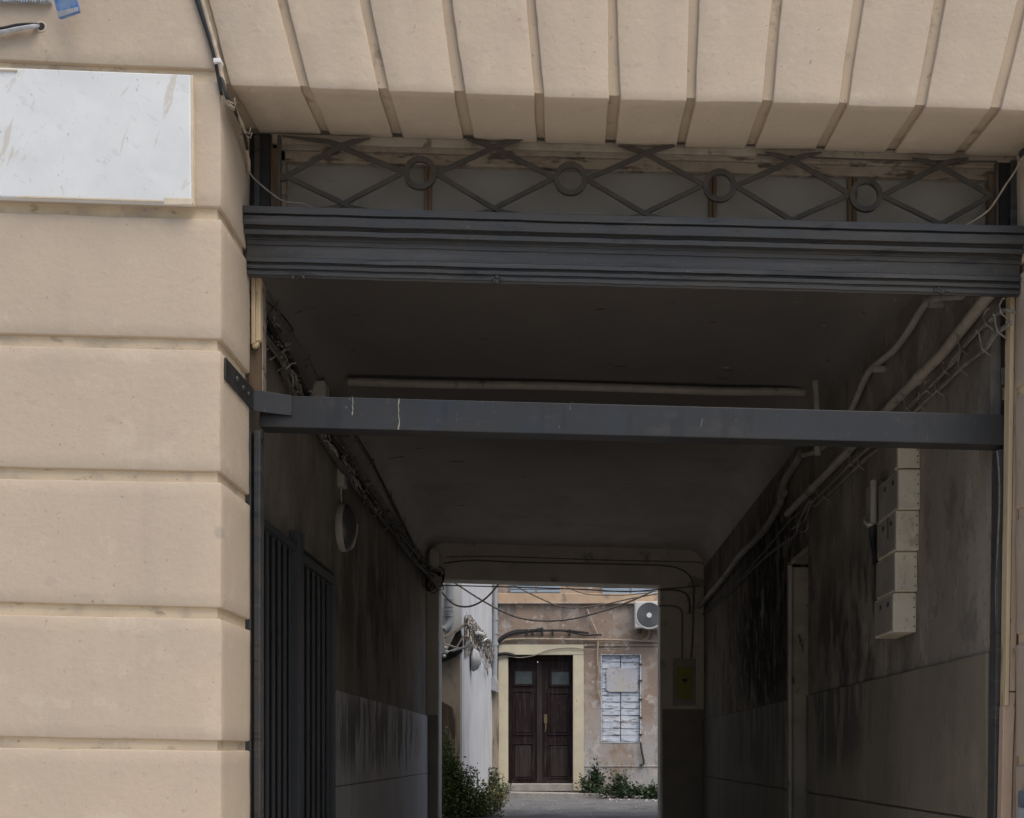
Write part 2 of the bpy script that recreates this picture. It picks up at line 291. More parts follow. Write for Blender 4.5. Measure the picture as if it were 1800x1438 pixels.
# ------------------------------------------------------------------ the setting: ground
def floor_z(y): return 0 if y < .5 else (.6*(y-.5)/10.3 if y < 10.8 else .6 + .035*(y-10.8)/7.4)
tag(MB().box(-40,40,-40,-3.2,-.3,-.12).build('street', M['street']), 'grey asphalt street in front of the facade', kind='structure')
tag(MB().box(-40,40,-3.2,.5,-.3,0).build('pavement', M['pavement'], bevel=.01), 'stone pavement along the tan facade', kind='structure')
def slab(name, x0, x1, y0, y1, m, label):
    b = MB().hexa([(x0,y0,-.3),(x1,y0,-.3),(x1,y0,floor_z(y0+1e-6)),(x0,y0,floor_z(y0+1e-6))],[(x0,y1,-.3),(x1,y1,-.3),(x1,y1,floor_z(y1-1e-6)),(x0,y1,floor_z(y1-1e-6))])
    return tag(b.build(name, m), label, kind='structure')
slab('passage_floor', -2.3, 2.6, .5, 10.8, M['passage_floor'], 'paved floor of the covered passage')
# courtyard ground: a gently uneven sheet
b = MB(); nx, ny = 44, 36
for j in range(ny+1):
    for i in range(nx+1):
        x = -4 + 9*i/nx; y = 10.8 + 7.4*j/ny
        b.v.append(Vector((x, y, floor_z(y) + (random.uniform(-.008,.008) if 0 < j < ny else 0))))
for j in range(ny):
    for i in range(nx):
        a = j*(nx+1)+i; b.f.append((a, a+1, a+nx+2, a+nx+1))
tag(b.build('courtyard_ground', M['asphalt'], smooth=True), 'worn grey asphalt of the courtyard', kind='structure')

# ------------------------------------------------------------------ street facade: rusticated pier, flat arch, core
XL, XR, YB = -1.343, 1.968, .42
fac = thing('street_facade', 'tan rendered street facade with grooved blocks and a flat arch over the passage', 'facade', (0, .2, 0))
# left pier courses: (v at the left picture edge, v at the corner) for the top and bottom edge of each joint
J = [((105,121.5),(128,144)), ((352,364),(373,385)), ((585,595),(606,616)), ((819.6,829),(841,848)), ((1058.5,1068),(1080.6,1088)), ((1295,1302),(1315,1319.6)), ((1532,1536),(1552,1554)), ((1770,1771),(1790,1790))]
def zat(v): return EYE + (VPY - v)*D0/F
XE = (0 - VPX)*D0/F                       # facade x at the picture's left edge
def zline(pair, x):
    t = (x - XE)/((388-VPX)*D0/F - XE); return zat(pair[0]) + (zat(pair[1]) - zat(pair[0]))*t
XO = -4.6
def left_block(top, bot, x1top, x1bot):
    zt0 = zline(top, XO) if top else 5.6; zt1 = zline(top, x1top) if top else 5.6
    zb0 = zline(bot, XO) if bot else 0.0; zb1 = zline(bot, x1bot) if bot else 0.0
    return MB().hexa([(XO,0,zb0),(x1bot,0,zb1),(x1top,0,zt1),(XO,0,zt0)], [(XO,YB,zb0),(x1bot,YB,zb1),(x1top,YB,zt1),(XO,YB,zt0)])
# the top block is cut along the sloping joint of the arch
gx = lambda u, v: ((u - VPX)*D0/F, zat(v))
tl = gx(345, 0); bl = gx(379, 121)
slope = (tl[0]-bl[0])/(tl[1]-bl[1])
xt = bl[0] + slope*(5.6-bl[1])
left_block(None, J[0][0], xt, bl[0]).build('stone_block', M['facade'], fac, bevel=.007, rough=.0028, smooth=True)
for i in range(len(J)):
    top = J[i][1]; bot = J[i+1][0] if i+1 < len(J) else None
    off = [0, .002, -.002, .001, .003, .002, 0, 0][i] + (388-VPX)*D0/F
    left_block(top, bot, off, off).build('stone_block', M['facade'], fac, bevel=.008, rough=.0028, smooth=True)
# right pier courses
def zr(v, x): return zat(v) - .019*(x - XL)
for i in range(-1, len(J)):
    zt = 5.6 if i < 0 else None; v0 = J[i][1][1] if i >= 0 else None; v1 = J[i+1][0][1] if i+1 < len(J) else None
    q = []
    for x in (XR, 4.6):
        q.append((x, zr(v1, x) if v1 else 0, zr(v0, x) if v0 else 5.6))
    if i < 0: q = [(2.25, q[0][1], 5.6), (4.6, q[1][1], 5.6)]
    (x0,za,zb_), (x1,zc,zd) = q
    MB().hexa([(x0,0,za),(x1,0,zc),(x1,0,zd),(x0,0,zb_)], [(x0,YB,za),(x1,YB,zc),(x1,YB,zd),(x0,YB,zb_)]).build('stone_block', M['facade'], fac, bevel=.008, rough=.0028, smooth=True)
# flat arch: joints (top-left, top-right at v=0; bottom-left, bottom-right; v bottom)
G = [(349,366,389,406,150),(487,504,527,543.5,154),(632.6,650,664,682.6,159.5),(776,794,799,818.6,164.5),(925,941,940,956,170),(1069,1084,1071,1091,175),(1212,1229,1207.5,1223.5,178),(1358,1374.7,1340,1358,180.5),(1501,1519,1475,1491,184),(1644,1663,1609,1626.7,189),(1789,1806,1741,1759,193),(1931,1948,1873,1890,198)]
VT = -230
def ext(a, b, vb): return a + (b-a)*(VT/vb)
for i in range(len(G)-1):
    g, h = G[i], G[i+1]
    vb0, vb1 = g[4]+.6, h[4]-.6
    p = [U(g[3], vb0, 0), U(h[2], vb1, 0), U(ext(h[0], h[2], h[4]), VT, 0), U(ext(g[1], g[3], g[4]), VT, 0)]
    back = [q + Vector((0, YB, .04)) for q in p[:2]] + [q + Vector((0, YB, 0)) for q in p[2:]]
    back = [Vector((q.x, q.y, q.z)) for q in back]
    jit = random.uniform(-.002,.002)
    for q in p: q.y += jit
    MB().hexa(p, back).build('voussoir', M['facade'], fac, bevel=.008, rough=.0028, smooth=True)
# core behind the blocks (bottom of the joints)
CY = .020
MB().box(-6, XL-CY, CY, YB, 0, 4.1).build('joint_face', M['groove'], fac)
MB().box(XR+CY, 6, CY, YB+.015, 0, 4.1).build('joint_face', M['groove'], fac)
zl, zr_ = U(405,150,0).z + CY, U(1790,196,0).z + CY
MB().hexa([(XL-CY,CY,zl),(XR+CY,CY,zr_),(XR+CY,CY,5.2),(XL-CY,CY,5.2)], [(XL-CY,YB,zl+.04),(XR+CY,YB,zr_+.04),(XR+CY,YB,5.2),(XL-CY,YB,5.2)]).build('joint_face', M['groove_arch'], fac)
MB().box(-6, XL-CY, CY, YB, 4.1, 5.2).build('joint_face', M['groove'], fac)
MB().box(XR+CY, 6, CY, YB, 4.1, 5.2).build('joint_face', M['groove'], fac)
MB().box(-6, 6, .01, 5, 5.2, 8.2).build('upper_wall', M['facade'], fac)
MB().box(-6, 6, 5, 11.2, 5.2, 5.5).build('rear_roof', M['end_wall'], fac)

# ------------------------------------------------------------------ passage: ceiling, walls, end wall
PL, PR, YF, YE = -1.80, 1.93, .5, 10.8
CZL, CZR = 4.335, 4.245
prof = []
r = .24
for k in range(7):
    a = R(180 - 90*k/6 - 0); prof.append((PL + r + r*math.cos(a), CZL - r + r*math.sin(a)))
for k in range(7):
    a = R(90 - 90*k/6); prof.append((PR - r + r*math.cos(a), CZR - r + r*math.sin(a)))
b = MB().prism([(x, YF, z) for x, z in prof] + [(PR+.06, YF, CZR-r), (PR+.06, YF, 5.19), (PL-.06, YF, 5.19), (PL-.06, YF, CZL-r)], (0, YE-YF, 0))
tag(b.build('passage_ceiling', M['ceiling'], smooth=True), 'plaster ceiling of the passage, near part darkened by painted shade and soot', kind='structure')
# left wall
pwl = thing('passage_wall', 'sooty left wall of the passage behind the folded gate', 'wall', (PL, 5.6, 0))
MB().box(-6, PL, YB, YE, 0, CZL-r).build('plaster', M['wall'], pwl)
MB().box(-6, PL-.06, YB, YE, CZL-r, 5.19).build('wall_top', M['wall'], pwl)
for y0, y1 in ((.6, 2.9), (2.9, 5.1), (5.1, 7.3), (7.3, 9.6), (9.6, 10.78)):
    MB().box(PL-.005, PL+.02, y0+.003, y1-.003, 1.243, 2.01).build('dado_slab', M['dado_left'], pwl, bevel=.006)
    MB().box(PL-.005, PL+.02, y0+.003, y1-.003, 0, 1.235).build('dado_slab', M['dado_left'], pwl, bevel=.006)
# right wall with a recessed doorway
pwr = thing('passage_wall', 'blackened right wall of the passage with a recessed doorway', 'wall', (PR, 5.6, 0))
DY0, DY1, DZ = 4.36, 5.15, 3.13
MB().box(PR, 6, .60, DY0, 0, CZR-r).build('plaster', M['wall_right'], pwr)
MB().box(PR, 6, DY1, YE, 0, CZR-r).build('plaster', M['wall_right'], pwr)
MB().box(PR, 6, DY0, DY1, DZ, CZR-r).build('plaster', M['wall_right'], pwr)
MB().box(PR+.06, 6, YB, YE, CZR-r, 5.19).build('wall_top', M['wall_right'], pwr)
MB().box(PR+.30, 6, DY0, DY1, 0, DZ).build('door', M['brown_wood'], pwr)
MB().box(PR+.02, PR+.28, DY1-.03, DY1-.002, 0, DZ-.05).build('jamb', M['jamb'], pwr, bevel=.006)
MB().box(PR-.012, PR+.02, DY1-.09, DY1-.032, 0, DZ-.04).build('jamb', M['jamb'], pwr, bevel=.008)
MB().box(PR+.0, PR+.28, DY0+.002, DY1-.1, DZ-.04, DZ-.002).build('door_head', M['jamb'], pwr, bevel=.006)
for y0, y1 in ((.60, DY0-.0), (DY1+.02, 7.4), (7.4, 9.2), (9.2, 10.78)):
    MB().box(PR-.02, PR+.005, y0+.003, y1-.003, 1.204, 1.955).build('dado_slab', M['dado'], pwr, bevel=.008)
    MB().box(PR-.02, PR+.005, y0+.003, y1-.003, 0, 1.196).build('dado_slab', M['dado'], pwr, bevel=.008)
# end wall with the opening to the courtyard
ew = thing('passage_end_wall', 'end wall of the passage with a square opening to the courtyard', 'wall', (0, YE, .6))
oL, oR = U(771,1100,YE).x, U(1160.5,1100,YE).x
ozl, ozr = U(771,1017,YE).z, U(1160,1028,YE).z
YW = YE+.36
def panel(x0, x1, zb0, zb1, zt, m, nm, y0=YE, y1=YW, par=ew, bev=.01):
    return MB().hexa([(x0,y0,zb0),(x1,y0,zb1),(x1,y0,zt),(x0,y0,zt)], [(x0,y1,zb0),(x1,y1,zb1),(x1,y1,zt),(x0,y1,zt)]).build(nm, m, par, bevel=bev)
panel(-6, oL, 0, 0, 5.19, M['end_wall'], 'pier'); panel(oR, 6, 0, 0, 5.19, M['end_wall'], 'pier')
panel(oL, oR, ozl, ozr, 5.19, M['end_wall'], 'lintel', bev=0)
panel(oL-.01, oL+.004, .3, .3, ozl-.002, M['reveal_paint'], 'reveal', YE+.012, YW+.006, bev=.002)
panel(oR-.004, oR+.01, .3, .3, ozr-.002, M['reveal_paint'], 'reveal', YE+.012, YW+.006, bev=.002)
MB().hexa([(oL+.006,YE+.012,ozl-.004),(oR-.006,YE+.012,ozr-.004),(oR-.006,YE+.012,ozr+.01),(oL+.006,YE+.012,ozl+.01)], [(oL+.006,YW+.006,ozl-.004),(oR-.006,YW+.006,ozr-.004),(oR-.006,YW+.006,ozr+.01),(oL+.006,YW+.006,ozl+.01)]).build('reveal', M['reveal_paint'], ew)
MB().box(oR+.03, PR-.005, YE-.02, YE+.005, .55, U(1200,1247,YE).z).build('dado_slab', M['dark_dado'], ew, bevel=.006)
MB().box(PL+.022, oL-.012, YE-.02, YE+.005, .55, U(765,1257,YE).z).build('dado_slab', M['dark_dado'], ew, bevel=.006)

# ------------------------------------------------------------------ courtyard: back building
BY = 18.2
def B(u, v, dy=0): return U(u, v, BY + dy)
bld = thing('courtyard_building', 'shabby pink rendered house across the courtyard with a dark double door', 'building', (.3, BY, .73))
bz = .6
def quad(u0, v0, u1, v1, dy0, dy1, skew=0):        # box on the house wall from pixel bounds of its front
    b = MB(); a = U(u0, v1, BY+dy0); c = U(u1, v0, BY+dy0)
    s = -.018*skew*(c.x-a.x)
    return b.hexa([(a.x,BY+dy0,a.z),(c.x,BY+dy0,a.z+s),(c.x,BY+dy0,c.z+s),(a.x,BY+dy0,c.z)], [(a.x,BY+dy1,a.z),(c.x,BY+dy1,a.z+s),(c.x,BY+dy1,c.z+s),(a.x,BY+dy1,c.z)])
dl, dr, dtop, dbot = B(893,0).x, B(1007,0).x, B(0,1150).z, B(0,1378).z
MB().box(-6, dl, BY, BY+.5, .5, 8).build('wall', M['yard_wall'], bld)
wl_, wr_, wt, wb = B(1056,0).x, B(1127,0).x, B(0,1150).z, B(0,1306).z
MB().box(dr, wl_, BY, BY+.5, .5, dtop).build('wall', M['yard_wall'], bld)
MB().box(wl_, wr_, BY, BY+.5, .5, wb).build('wall', M['yard_wall'], bld)
MB().box(wr_, 6, BY, BY+.5, .5, dtop).build('wall', M['yard_wall'], bld)
MB().box(dl, 6, BY, BY+.5, dtop, 8).build('wall', M['yard_wall'], bld)
MB().box(dl, dr, BY, BY+.5, .5, dbot-.02).build('wall', M['yard_wall'], bld)
# cream door surround
quad(876,1133,1026,1151,-.035,.01).build('door_surround', M['cream_stone'], bld, bevel=.006)
quad(1007.5,1151.5,1026,1390,-.03,.01).build('door_surround', M['cream_stone'], bld, bevel=.006)
quad(876,1151.5,893,1390,-.03,.01).build('door_surround', M['cream_stone'], bld, bevel=.006)
# door leaves, each with panels, pane
quad(893,1151,1007,1162,.22,.28).build('door_head', M['door_wood'], bld)
def leaf(u0, u1, pans, pane):
    lf = quad(u0,1162,u1,1377,.2,.25).build('door_leaf', M['door_wood'], bld, bevel=.004)
    for (a,b_,c,d,mm) in pans:
        for (p,q,r_,s_) in ((a,b_,c,b_+2.5),(a,d-2.5,c,d),(a,b_+2.5,a+2.5,d-2.5),(c-2.5,b_+2.5,c,d-2.5)):
            quad(p,q,r_,s_,.178,.205).build('moulding', M['door_wood'], lf, bevel=.004)
        quad(a+4,b_+4,c-4,d-4,.188,.205).build('panel', M[mm], lf, bevel=.01, seg=1)
    a,b_,c,d = pane
    for (p,q,r_,s_) in ((a-4,b_-4,c+4,b_),(a-4,d,c+4,d+4),(a-4,b_,a,d),(c,b_,c+4,d)):
        quad(p,q,r_,s_,.172,.205).build('pane_frame', M['door_wood'], lf, bevel=.005)
    quad(a,b_,c,d,.192,.205).build('pane', M['dark_glass'], lf)
    return lf
l1 = leaf(893.5, 944.5, [(901,1214,938,1292,'door_wood'),(901,1306,938,1370,'door_wood_worn')], (906,1179,936,1202))
l2 = leaf(946, 1006.5, [(963,1217,1002,1292,'door_wood'),(963,1308,1002,1369,'door_wood_worn')], (970,1180,1000,1203))
quad(943.5,1165,953,1376,.165,.2).build('astragal', M['door_wood_worn'], l2, bevel=.006)
quad(968,1311.5,998,1315,.182,.19).build('letter_slot', M['black'], l2)
h = quad(956,1256,962,1271,.155,.2).build('handle_plate', M['brass'], l2, bevel=.006)
MB().tube([B(959,1271,.14), B(959.5,1278,.13), B(958.5,1286,.14)], [.02,.015,.009], 8).build('knob', M['brass'], l2, smooth=True)
quad(945,1366,1006,1376.5,.19,.2).build('kick_rail', M['door_wood_worn'], l2)
# shutter window: two leaves of slats
win = quad(1057,1151,1126,1305,.12,.16).build('window', M['shutter'], bld)
rows = 13
for k in range(rows):
    va = 1152 + k*(152/rows); vb = va + 152/rows - .35
    for (ua, ub) in ((1058.5,1090.3),(1092,1124.5)):
        c0, c1 = U(ua, vb, BY), U(ub, va, BY); t1, t2 = random.uniform(-.006,.006), random.uniform(.0,.018)
        MB().hexa([(c0.x,BY+.052+t1,c0.z),(c1.x,BY+.052-t1,c0.z+t1),(c1.x,BY+.056+t2,c1.z),(c0.x,BY+.056+t2*.3,c1.z)], [(c0.x,BY+.11,c0.z),(c1.x,BY+.11,c0.z),(c1.x,BY+.11,c1.z),(c0.x,BY+.11,c1.z)]).build('slat', M['shutter'], win, bevel=.004, seg=1)
for (p,q,r_,s_) in ((1056,1150,1058,1306),(1125,1150,1127,1306),(1058,1150,1125,1151.6),(1058,1304.6,1125,1306)):
    quad(p,q,r_,s_,-.008,.12).build('window_frame', M['shutter'], win, bevel=.003)
for vv in (1166,1195,1228,1260,1290):
    quad(1122,vv,1129,vv+3,-.02,-.009).build('hinge', M['iron'], win)
# small faded plate on the shutter
cp = [B(1066,1176,.03)]
def rrect(u0,v0,u1,v1,rad,dy,n=5):
    P = []
    for (cx,cy,a0) in ((u1-rad,v0+rad,-90),(u1-rad,v1-rad,0),(u0+rad,v1-rad,90),(u0+rad,v0+rad,180)):
        for k in range(n+1):
            a = R(a0+90*k/n); P.append(U(cx+rad*math.cos(a), cy+rad*math.sin(a), BY+dy))
    return P
tag(MB().prism(rrect(1066,1174,1121,1216,6,.02), (0,.02,0)).build('faded_plate', M['plate']), 'faded pinkish plate fixed over the peeling shutter', 'plate')
# string course, ledges
quad(800,1043,1300,1059.5,-.05,.02,0).build('string_course', M['yard_course'], bld, bevel=.012)
quad(800,1058.5,1300,1061.5,-.09,.02,0).build('string_course', M['yard_wall'], bld, bevel=.01)
quad(1027,1346,1300,1348,-.012,.01).build('ledge', M['yard_wall'], bld, bevel=.004)
quad(1027,1132.5,1300,1136,-.03,.01).build('ledge', M['yard_wall'], bld, bevel=.004)
quad(800,1132.5,875.5,1136,-.03,.01).build('ledge', M['yard_wall'], bld, bevel=.004)
# upper shuttered windows
for (a, m_, c) in ((897,942,985.5),(1058,1108,1156)):
    vs = 1042 if a < 1000 else 1045.5
    w_ = quad(a-1,960,c+1,vs+.6,-.02,.02).build('window', M['yard_course'], bld)
    for (p, q) in ((a,m_-.8),(m_+.8,c)):
        k = 0
        vv = vs
        while vv > 962:
            quad(p+.6,vv-5.2,q-.6,vv,-.045,-.018).build('slat', M['shutter_up'], w_, bevel=.01, seg=1); vv -= 6.2
        quad(p-.4,960,p+.4,vs+.3,-.05,-.018).build('shutter_stile', M['shutter_up'], w_)
# threshold and kerb step
tag(quad(893,1378,1007,1391,-.28,.2).build('door_step', M['dusty_stone'], bevel=.012), 'worn stone step under the dark double door', 'step')
st = MB(); zt = B(0,1391).z; x0, x1 = U(872,0,BY-.6).x, U(1055,0,BY-.6).x
zk = U(0,1392.5,BY-.62).z
st.hexa([(x0,BY-.62,.5),(x1,BY-.62,.5),(x1,BY-.62,zk-.03),(x0,BY-.62,zk)], [(x0,BY-.282,.5),(x1,BY-.282,.5),(x1,BY-.282,zk-.022),(x0,BY-.282,zk+.008)])
tag(st.build('stone_kerb', M['dusty_stone'], bevel=.015), 'long low stone kerb in front of the door step', 'kerb')

# left wing: white wall, beige stub, damaged plaster
WX0, WY0, WX1 = -1.473, 12.5, -1.351
ww = MB().prism([(WX0,WY0,.4),(WX1,BY,.4),(WX1-1.2,BY,.4),(WX0-.35,WY0,.4)], (0,0,6.6)).build('white_wall', M['white_wall'])
tag(ww, 'white rendered side wall on the left of the courtyard', 'wall')
sw = thing('beige_wall', 'beige wall end left of the white courtyard wall', 'wall', (-2.2, WY0, .5))
zc0, zc1 = U(778,1165,WY0).z, U(812,1144,WY0).z
xA, xB = -3.6, WX0-.012
MB().hexa([(xA,WY0-.03,.4),(xB,WY0-.03,.4),(xB,WY0-.03,zc1),(xA,WY0-.03,zc0-.4)], [(xA,WY0+.3,.4),(xB,WY0+.3,.4),(xB,WY0+.3,zc1),(xA,WY0+.3,zc0-.4)]).build('lower_wall', M['stub_wall'], sw, bevel=.015)
MB().box(xA, xB, WY0+.04, WY0+.3, zc1, 6.5).build('upper_wall', M['stub_wall'], sw)
P = [U(776,1442,WY0-.2),U(803,1442,WY0-.2),U(801,1300,WY0-.2),U(800.5,1252,WY0-.2),U(797,1243,WY0-.2),U(788,1238,WY0-.2),U(776,1231,WY0-.2)]
MB().prism(P, (0,.16,0)).build('buttress', M['stained'], sw, bevel=.015)
MB().box(5.2, 5.6, YW, BY, .4, 3.2).build('courtyard_side_wall', M['white_wall'])
tag(bpy.data.objects['courtyard_side_wall'], 'rendered wall closing the right side of the courtyard', 'wall')

# ------------------------------------------------------------------ plaque and other things on the facade
pl = thing('marble_plaque', 'blank weathered white marble plaque on the left pier', 'plaque', (-1.9, -.02, 4.0))
yp = -.035
a0, a1, a2, a3 = U(-260,108,yp), U(334,131,yp), U(336,357,yp), U(-260,337,yp)
def lerp(p, q, t): return p + (q-p)*t
f_ = [a3, a2, a1, a0]
MB().hexa(f_, [p + Vector((0,.033,0)) for p in f_]).build('slab', M['marble'], pl, bevel=.005)
MB().hexa([U(334.5,131.5,-.03),U(338.5,131.5,-.03),U(339.5,358,-.03),U(336.5,358,-.03)], [U(334.5,131.5,-.03)+Vector((0,.028,0)),U(338.5,131.5,-.03)+Vector((0,.028,0)),U(339.5,358,-.03)+Vector((0,.028,0)),U(336.5,358,-.03)+Vector((0,.028,0))]).build('mortar_edge', M['mortar'], pl, bevel=.002)
for (u0,u1,va,vb) in ((-40,30,119,122),(32,285,343.5,347),(288,337,347,358)):
    s0 = (u0)*.030
    p = [U(u0,vb+s0*.2,-.042),U(u1,vb+(u1-u0)*.03,-.042),U(u1,va+(u1-u0)*.03,-.042),U(u0,va,-.042)]
    MB().hexa(p, [q + Vector((0,.006,0)) for q in p]).build('mortar_edge', M['mortar'], pl, bevel=.002)

bs_ = thing('blue_sign', 'tilted blue and grey enamel sign at the top left of the facade', 'sign', U(110,10,-.06))
p = [U(103,32,-.06),U(139,20,-.09),U(125,-50,-.12),U(82,-45,-.08)]
MB().hexa(p, [q + Vector((.0,.018,.004)) for q in p]).build('plate', M['blue'], bs_, bevel=.003)
p = [U(104,30,-.064),U(137,19,-.094),U(136,12,-.096),U(100,20,-.066)]
MB().hexa(p, [q + Vector((0,.004,.001)) for q in p]).build('worn_edge', M['grey_tin'], bs_, bevel=.001)
# ribbed grey-blue fringe
fr = thing('ribbed_strip', 'ribbed grey strip above the cable hole, beside the blue sign', 'strip', U(40,0,-.02))
MB().hexa([U(-60,0,-.02),U(88,3,-.02),U(88,-24,-.02),U(-60,-30,-.02)], [q+Vector((0,.02,0)) for q in (U(-60,0,-.02),U(88,3,-.02),U(88,-24,-.02),U(-60,-30,-.02))]).build('backing', M['grey_tin'], fr)
for k in range(30):
    u = -58+4.9*k
    MB().tube([U(u,-20+random.uniform(-1,1),-.024),U(u+2.5,2+u*.012+random.uniform(-1.5,1.5),-.026)], .0035, 5).build('rib', M['blue'] if k % 5 == 0 else M['grey_tin'], fr)

cb = thing('entry_cable', 'short grey cable bundle entering a hole left of the arch', 'cable', U(40,48,-.02))
for (dy, dv, rad, mm) in ((-.02,0,.010,'cable'),(-.03,3,.008,'grey_tin'),(-.026,-3,.007,'black')):
    MB().tube(smooth_path([U(-60,60+dv,dy),U(0,54+dv,dy),U(30,48+dv,dy),U(58,45+dv*.6,dy),U(72,46,.02)]), rad, 8).build('strand', M[mm], cb, smooth=True)
MB().ring(U(72,46,-.004), (0,1,0), .022, .014, .012, 18).build('hole_rim', M['mortar'], cb)
MB().cyl(U(72,46,-.006), (0,1,0), .0145, .005, 16).build('hole', M['black'], cb)

# drop cable along the arch's first joint
dc = thing('drop_cable', 'dark cable running down the arch joint and twisting into the passage corner', 'cable', U(380,100,0))
MB().tube(smooth_path([U(330,-60,-.008),U(348,0,-.01),U(366,55,-.012),U(380,104,-.016),U(386,135,-.014),U(392,165,-.01)]), .0125, 10).build('sheath', M['black'], dc, smooth=True)
path = [U(341,-60,-.02),U(355,0,-.02),U(372,60,-.02),U(385,108,-.028),U(391,140,-.022),U(398,175,-.012),U(404,184,.02),U(413,196,.08),U(422,212,.14),U(428,235,.20),U(432,258,.26),U(437,285,.33),U(437,303,.35)]
MB().tube(smooth_path(path), .008, 8).build('strand', M['cable_tan'], dc, smooth=True)
rng = random.Random(3)
for k in range(3):
    q = [U(384+rng.uniform(-2,2),108,-.02)] + [U(u+rng.uniform(-3,3), v+rng.uniform(-3,3), y+rng.uniform(-.012,.004)) for (u,v,y) in ((388,132,-.02),(393,155,-.016),(398,176,-.012),(406,187,.03),(415,198,.09),(424,217,.15),(429,238,.21),(433,262,.27))]
    MB().tube(smooth_path(q), .007, 7).build('strand', M['black' if k == 0 else 'cable_tan'], dc, smooth=True)
MB().box(U(376,0,-.03).x, U(389,0,-.03).x, -.04, -.002, U(0,112,-.03).z, U(0,104,-.03).z).build('clip', M['plastic'], dc, bevel=.003)
for (u,v,y) in ((401,180,-.01),(403,186,.03),(429,232,.2),(431,240,.22)):
    c = U(u,v,y)
    MB().tube([c+Vector((-.02,0,.008)), c+Vector((.0,-.014,.0)), c+Vector((.022,0,-.006)), c+Vector((.03,-.01,.012))], .003, 5).build('tie', M['cable_tan'], dc)
MB().tube(smooth_path([U(437,300,.34),U(445,312,.33),U(460,326,.33),U(480,342,.34),U(500,354,.35),U(530,358,.36),U(548,364,.36),U(560,370,.36)]), .0035, 6).build('loose_wire', M['cable_pale'], dc, smooth=True)
rw = tag(MB().tube(smooth_path([U(1815,262,.1),U(1797,278,.2),U(1785,300,.3),U(1768,325,.33),U(1752,350,.34),U(1735,372,.35),U(1700,395,.36),U(1670,408,.37)]), .004, 6).build('loose_wire', M['cable_tan'], smooth=True), 'thin pale wire hanging across the right end of the iron grille', 'wire')
tag(MB().cyl(U(1799,270,.28), (-.2,-1,-.4), .02, .02, 14).build('cable_hole', M['black']), 'small dark hole under the arch at its right end', 'hole')

# ------------------------------------------------------------------ gate frame, timber frame, transom
tf = thing('timber_frame', 'peeling cream timber frame around the gate and transom window', 'frame', (.3, .46, 0))
SL = -.0262                                    # the frame has settled: it falls slightly to the right
def strip(u0, v0, u1, v1, y0, y1, sk=1):       # board from pixel bounds at depth y0; sk: follow the sag
    a = U(u0, v1, y0); c = U(u1, v0, y0); s = SL*sk*(c.x-a.x)
    return MB().hexa([(a.x,y0,a.z),(c.x,y0,a.z+s),(c.x,y0,c.z+s),(a.x,y0,c.z)], [(a.x,y1,a.z),(c.x,y1,a.z+s),(c.x,y1,c.z+s),(a.x,y1,c.z)])
def board(pts, y0, y1): 
    p = [U(u, v, y0) for u, v in pts]
    return MB().prism(p, (0, y1-y0, 0))
# left: cream remnant above, bare wood below
board([(441,605),(441,487),(448,487),(448,603)], .435, .47).build('board', M['cream_wood'], tf, bevel=.004)
board([(448.6,600),(448.6,487),(458,487),(458,598)], .44, .47).build('board', M['cream_wood'], tf, bevel=.004)
board([(443,611),(443,603),(455,599),(454,606),(449,610)], .445, .47).build('broken_end', M['cream_wood'], tf, bevel=.003)
board([(436,690),(436,604),(459,600),(460,695)], .475, .52).build('board', M['brown_wood'], tf, bevel=.004)
board([(459.5,697),(459.5,487),(462,487),(462,697)], .47, .53).build('board', M['peel_wood'], tf, bevel=.003)
# right trim, leaning slightly
board([(1767,1240),(1777,515),(1785,515),(1774,1240)], .43, .49).build('board', M['cream_wood'], tf, bevel=.004)
board([(1774.6,1215),(1785.6,515),(1799,515),(1789,1000),(1786,1215)], .437, .49).build('board', M['pink_wood'], tf, bevel=.004)
board([(1757,1560),(1764,1240),(1774,1240),(1774,1216.5),(1786,1216.5),(1781,1330),(1776,1560)], .442, .49).build('board', M['pink_wood'], tf, bevel=.004)
board([(1800,1000),(1799.6,515),(1830,515),(1830,1560),(1777,1560),(1782,1330),(1787,1215),(1790,1000)], .452, .49).build('board', M['pink_wood'], tf, bevel=.004)
# transom: head board, stiles, mullions, panes
strip(478,234,1800,251,.425,.455).build('plaster_fill', M['soffit_edge'], tf, bevel=.004)
strip(478,252,1800,262,.44,.50).build('head_board', M['peel_wood'], tf, bevel=.004)
strip(490,262.5,1800,283,.455,.50).build('head_board', M['peel_wood'], tf, bevel=.004)
strip(475,237,488,370,.44,.50,0).build('stile', M['brown_wood'], tf, bevel=.004)
strip(494,262,502,370,.455,.50,0).build('stile', M['peel_wood'], tf, bevel=.003)
strip(1737,305,1752,402,.45,.50,0).build('stile', M['brown_wood'], tf, bevel=.004)
for (u0,u1,va) in ((746,758.5,273),(1246,1260,287),(1491,1506,297)):
    strip(u0,va,u0+(u1-u0)*.45,415,.462,.50,0).build('mullion', M['brown_wood'], tf, bevel=.003)
    strip(u0+(u1-u0)*.5,va,u1,415,.467,.50,0).build('mullion', M['brown_wood'], tf, bevel=.003)
for (a, c) in ((502,746),(758.5,1246),(1260,1491),(1506,1737)):
    strip(a, 283.5+.0262*(a-490), c, 420, .478, .482).build('pane', M['glass'], tf)

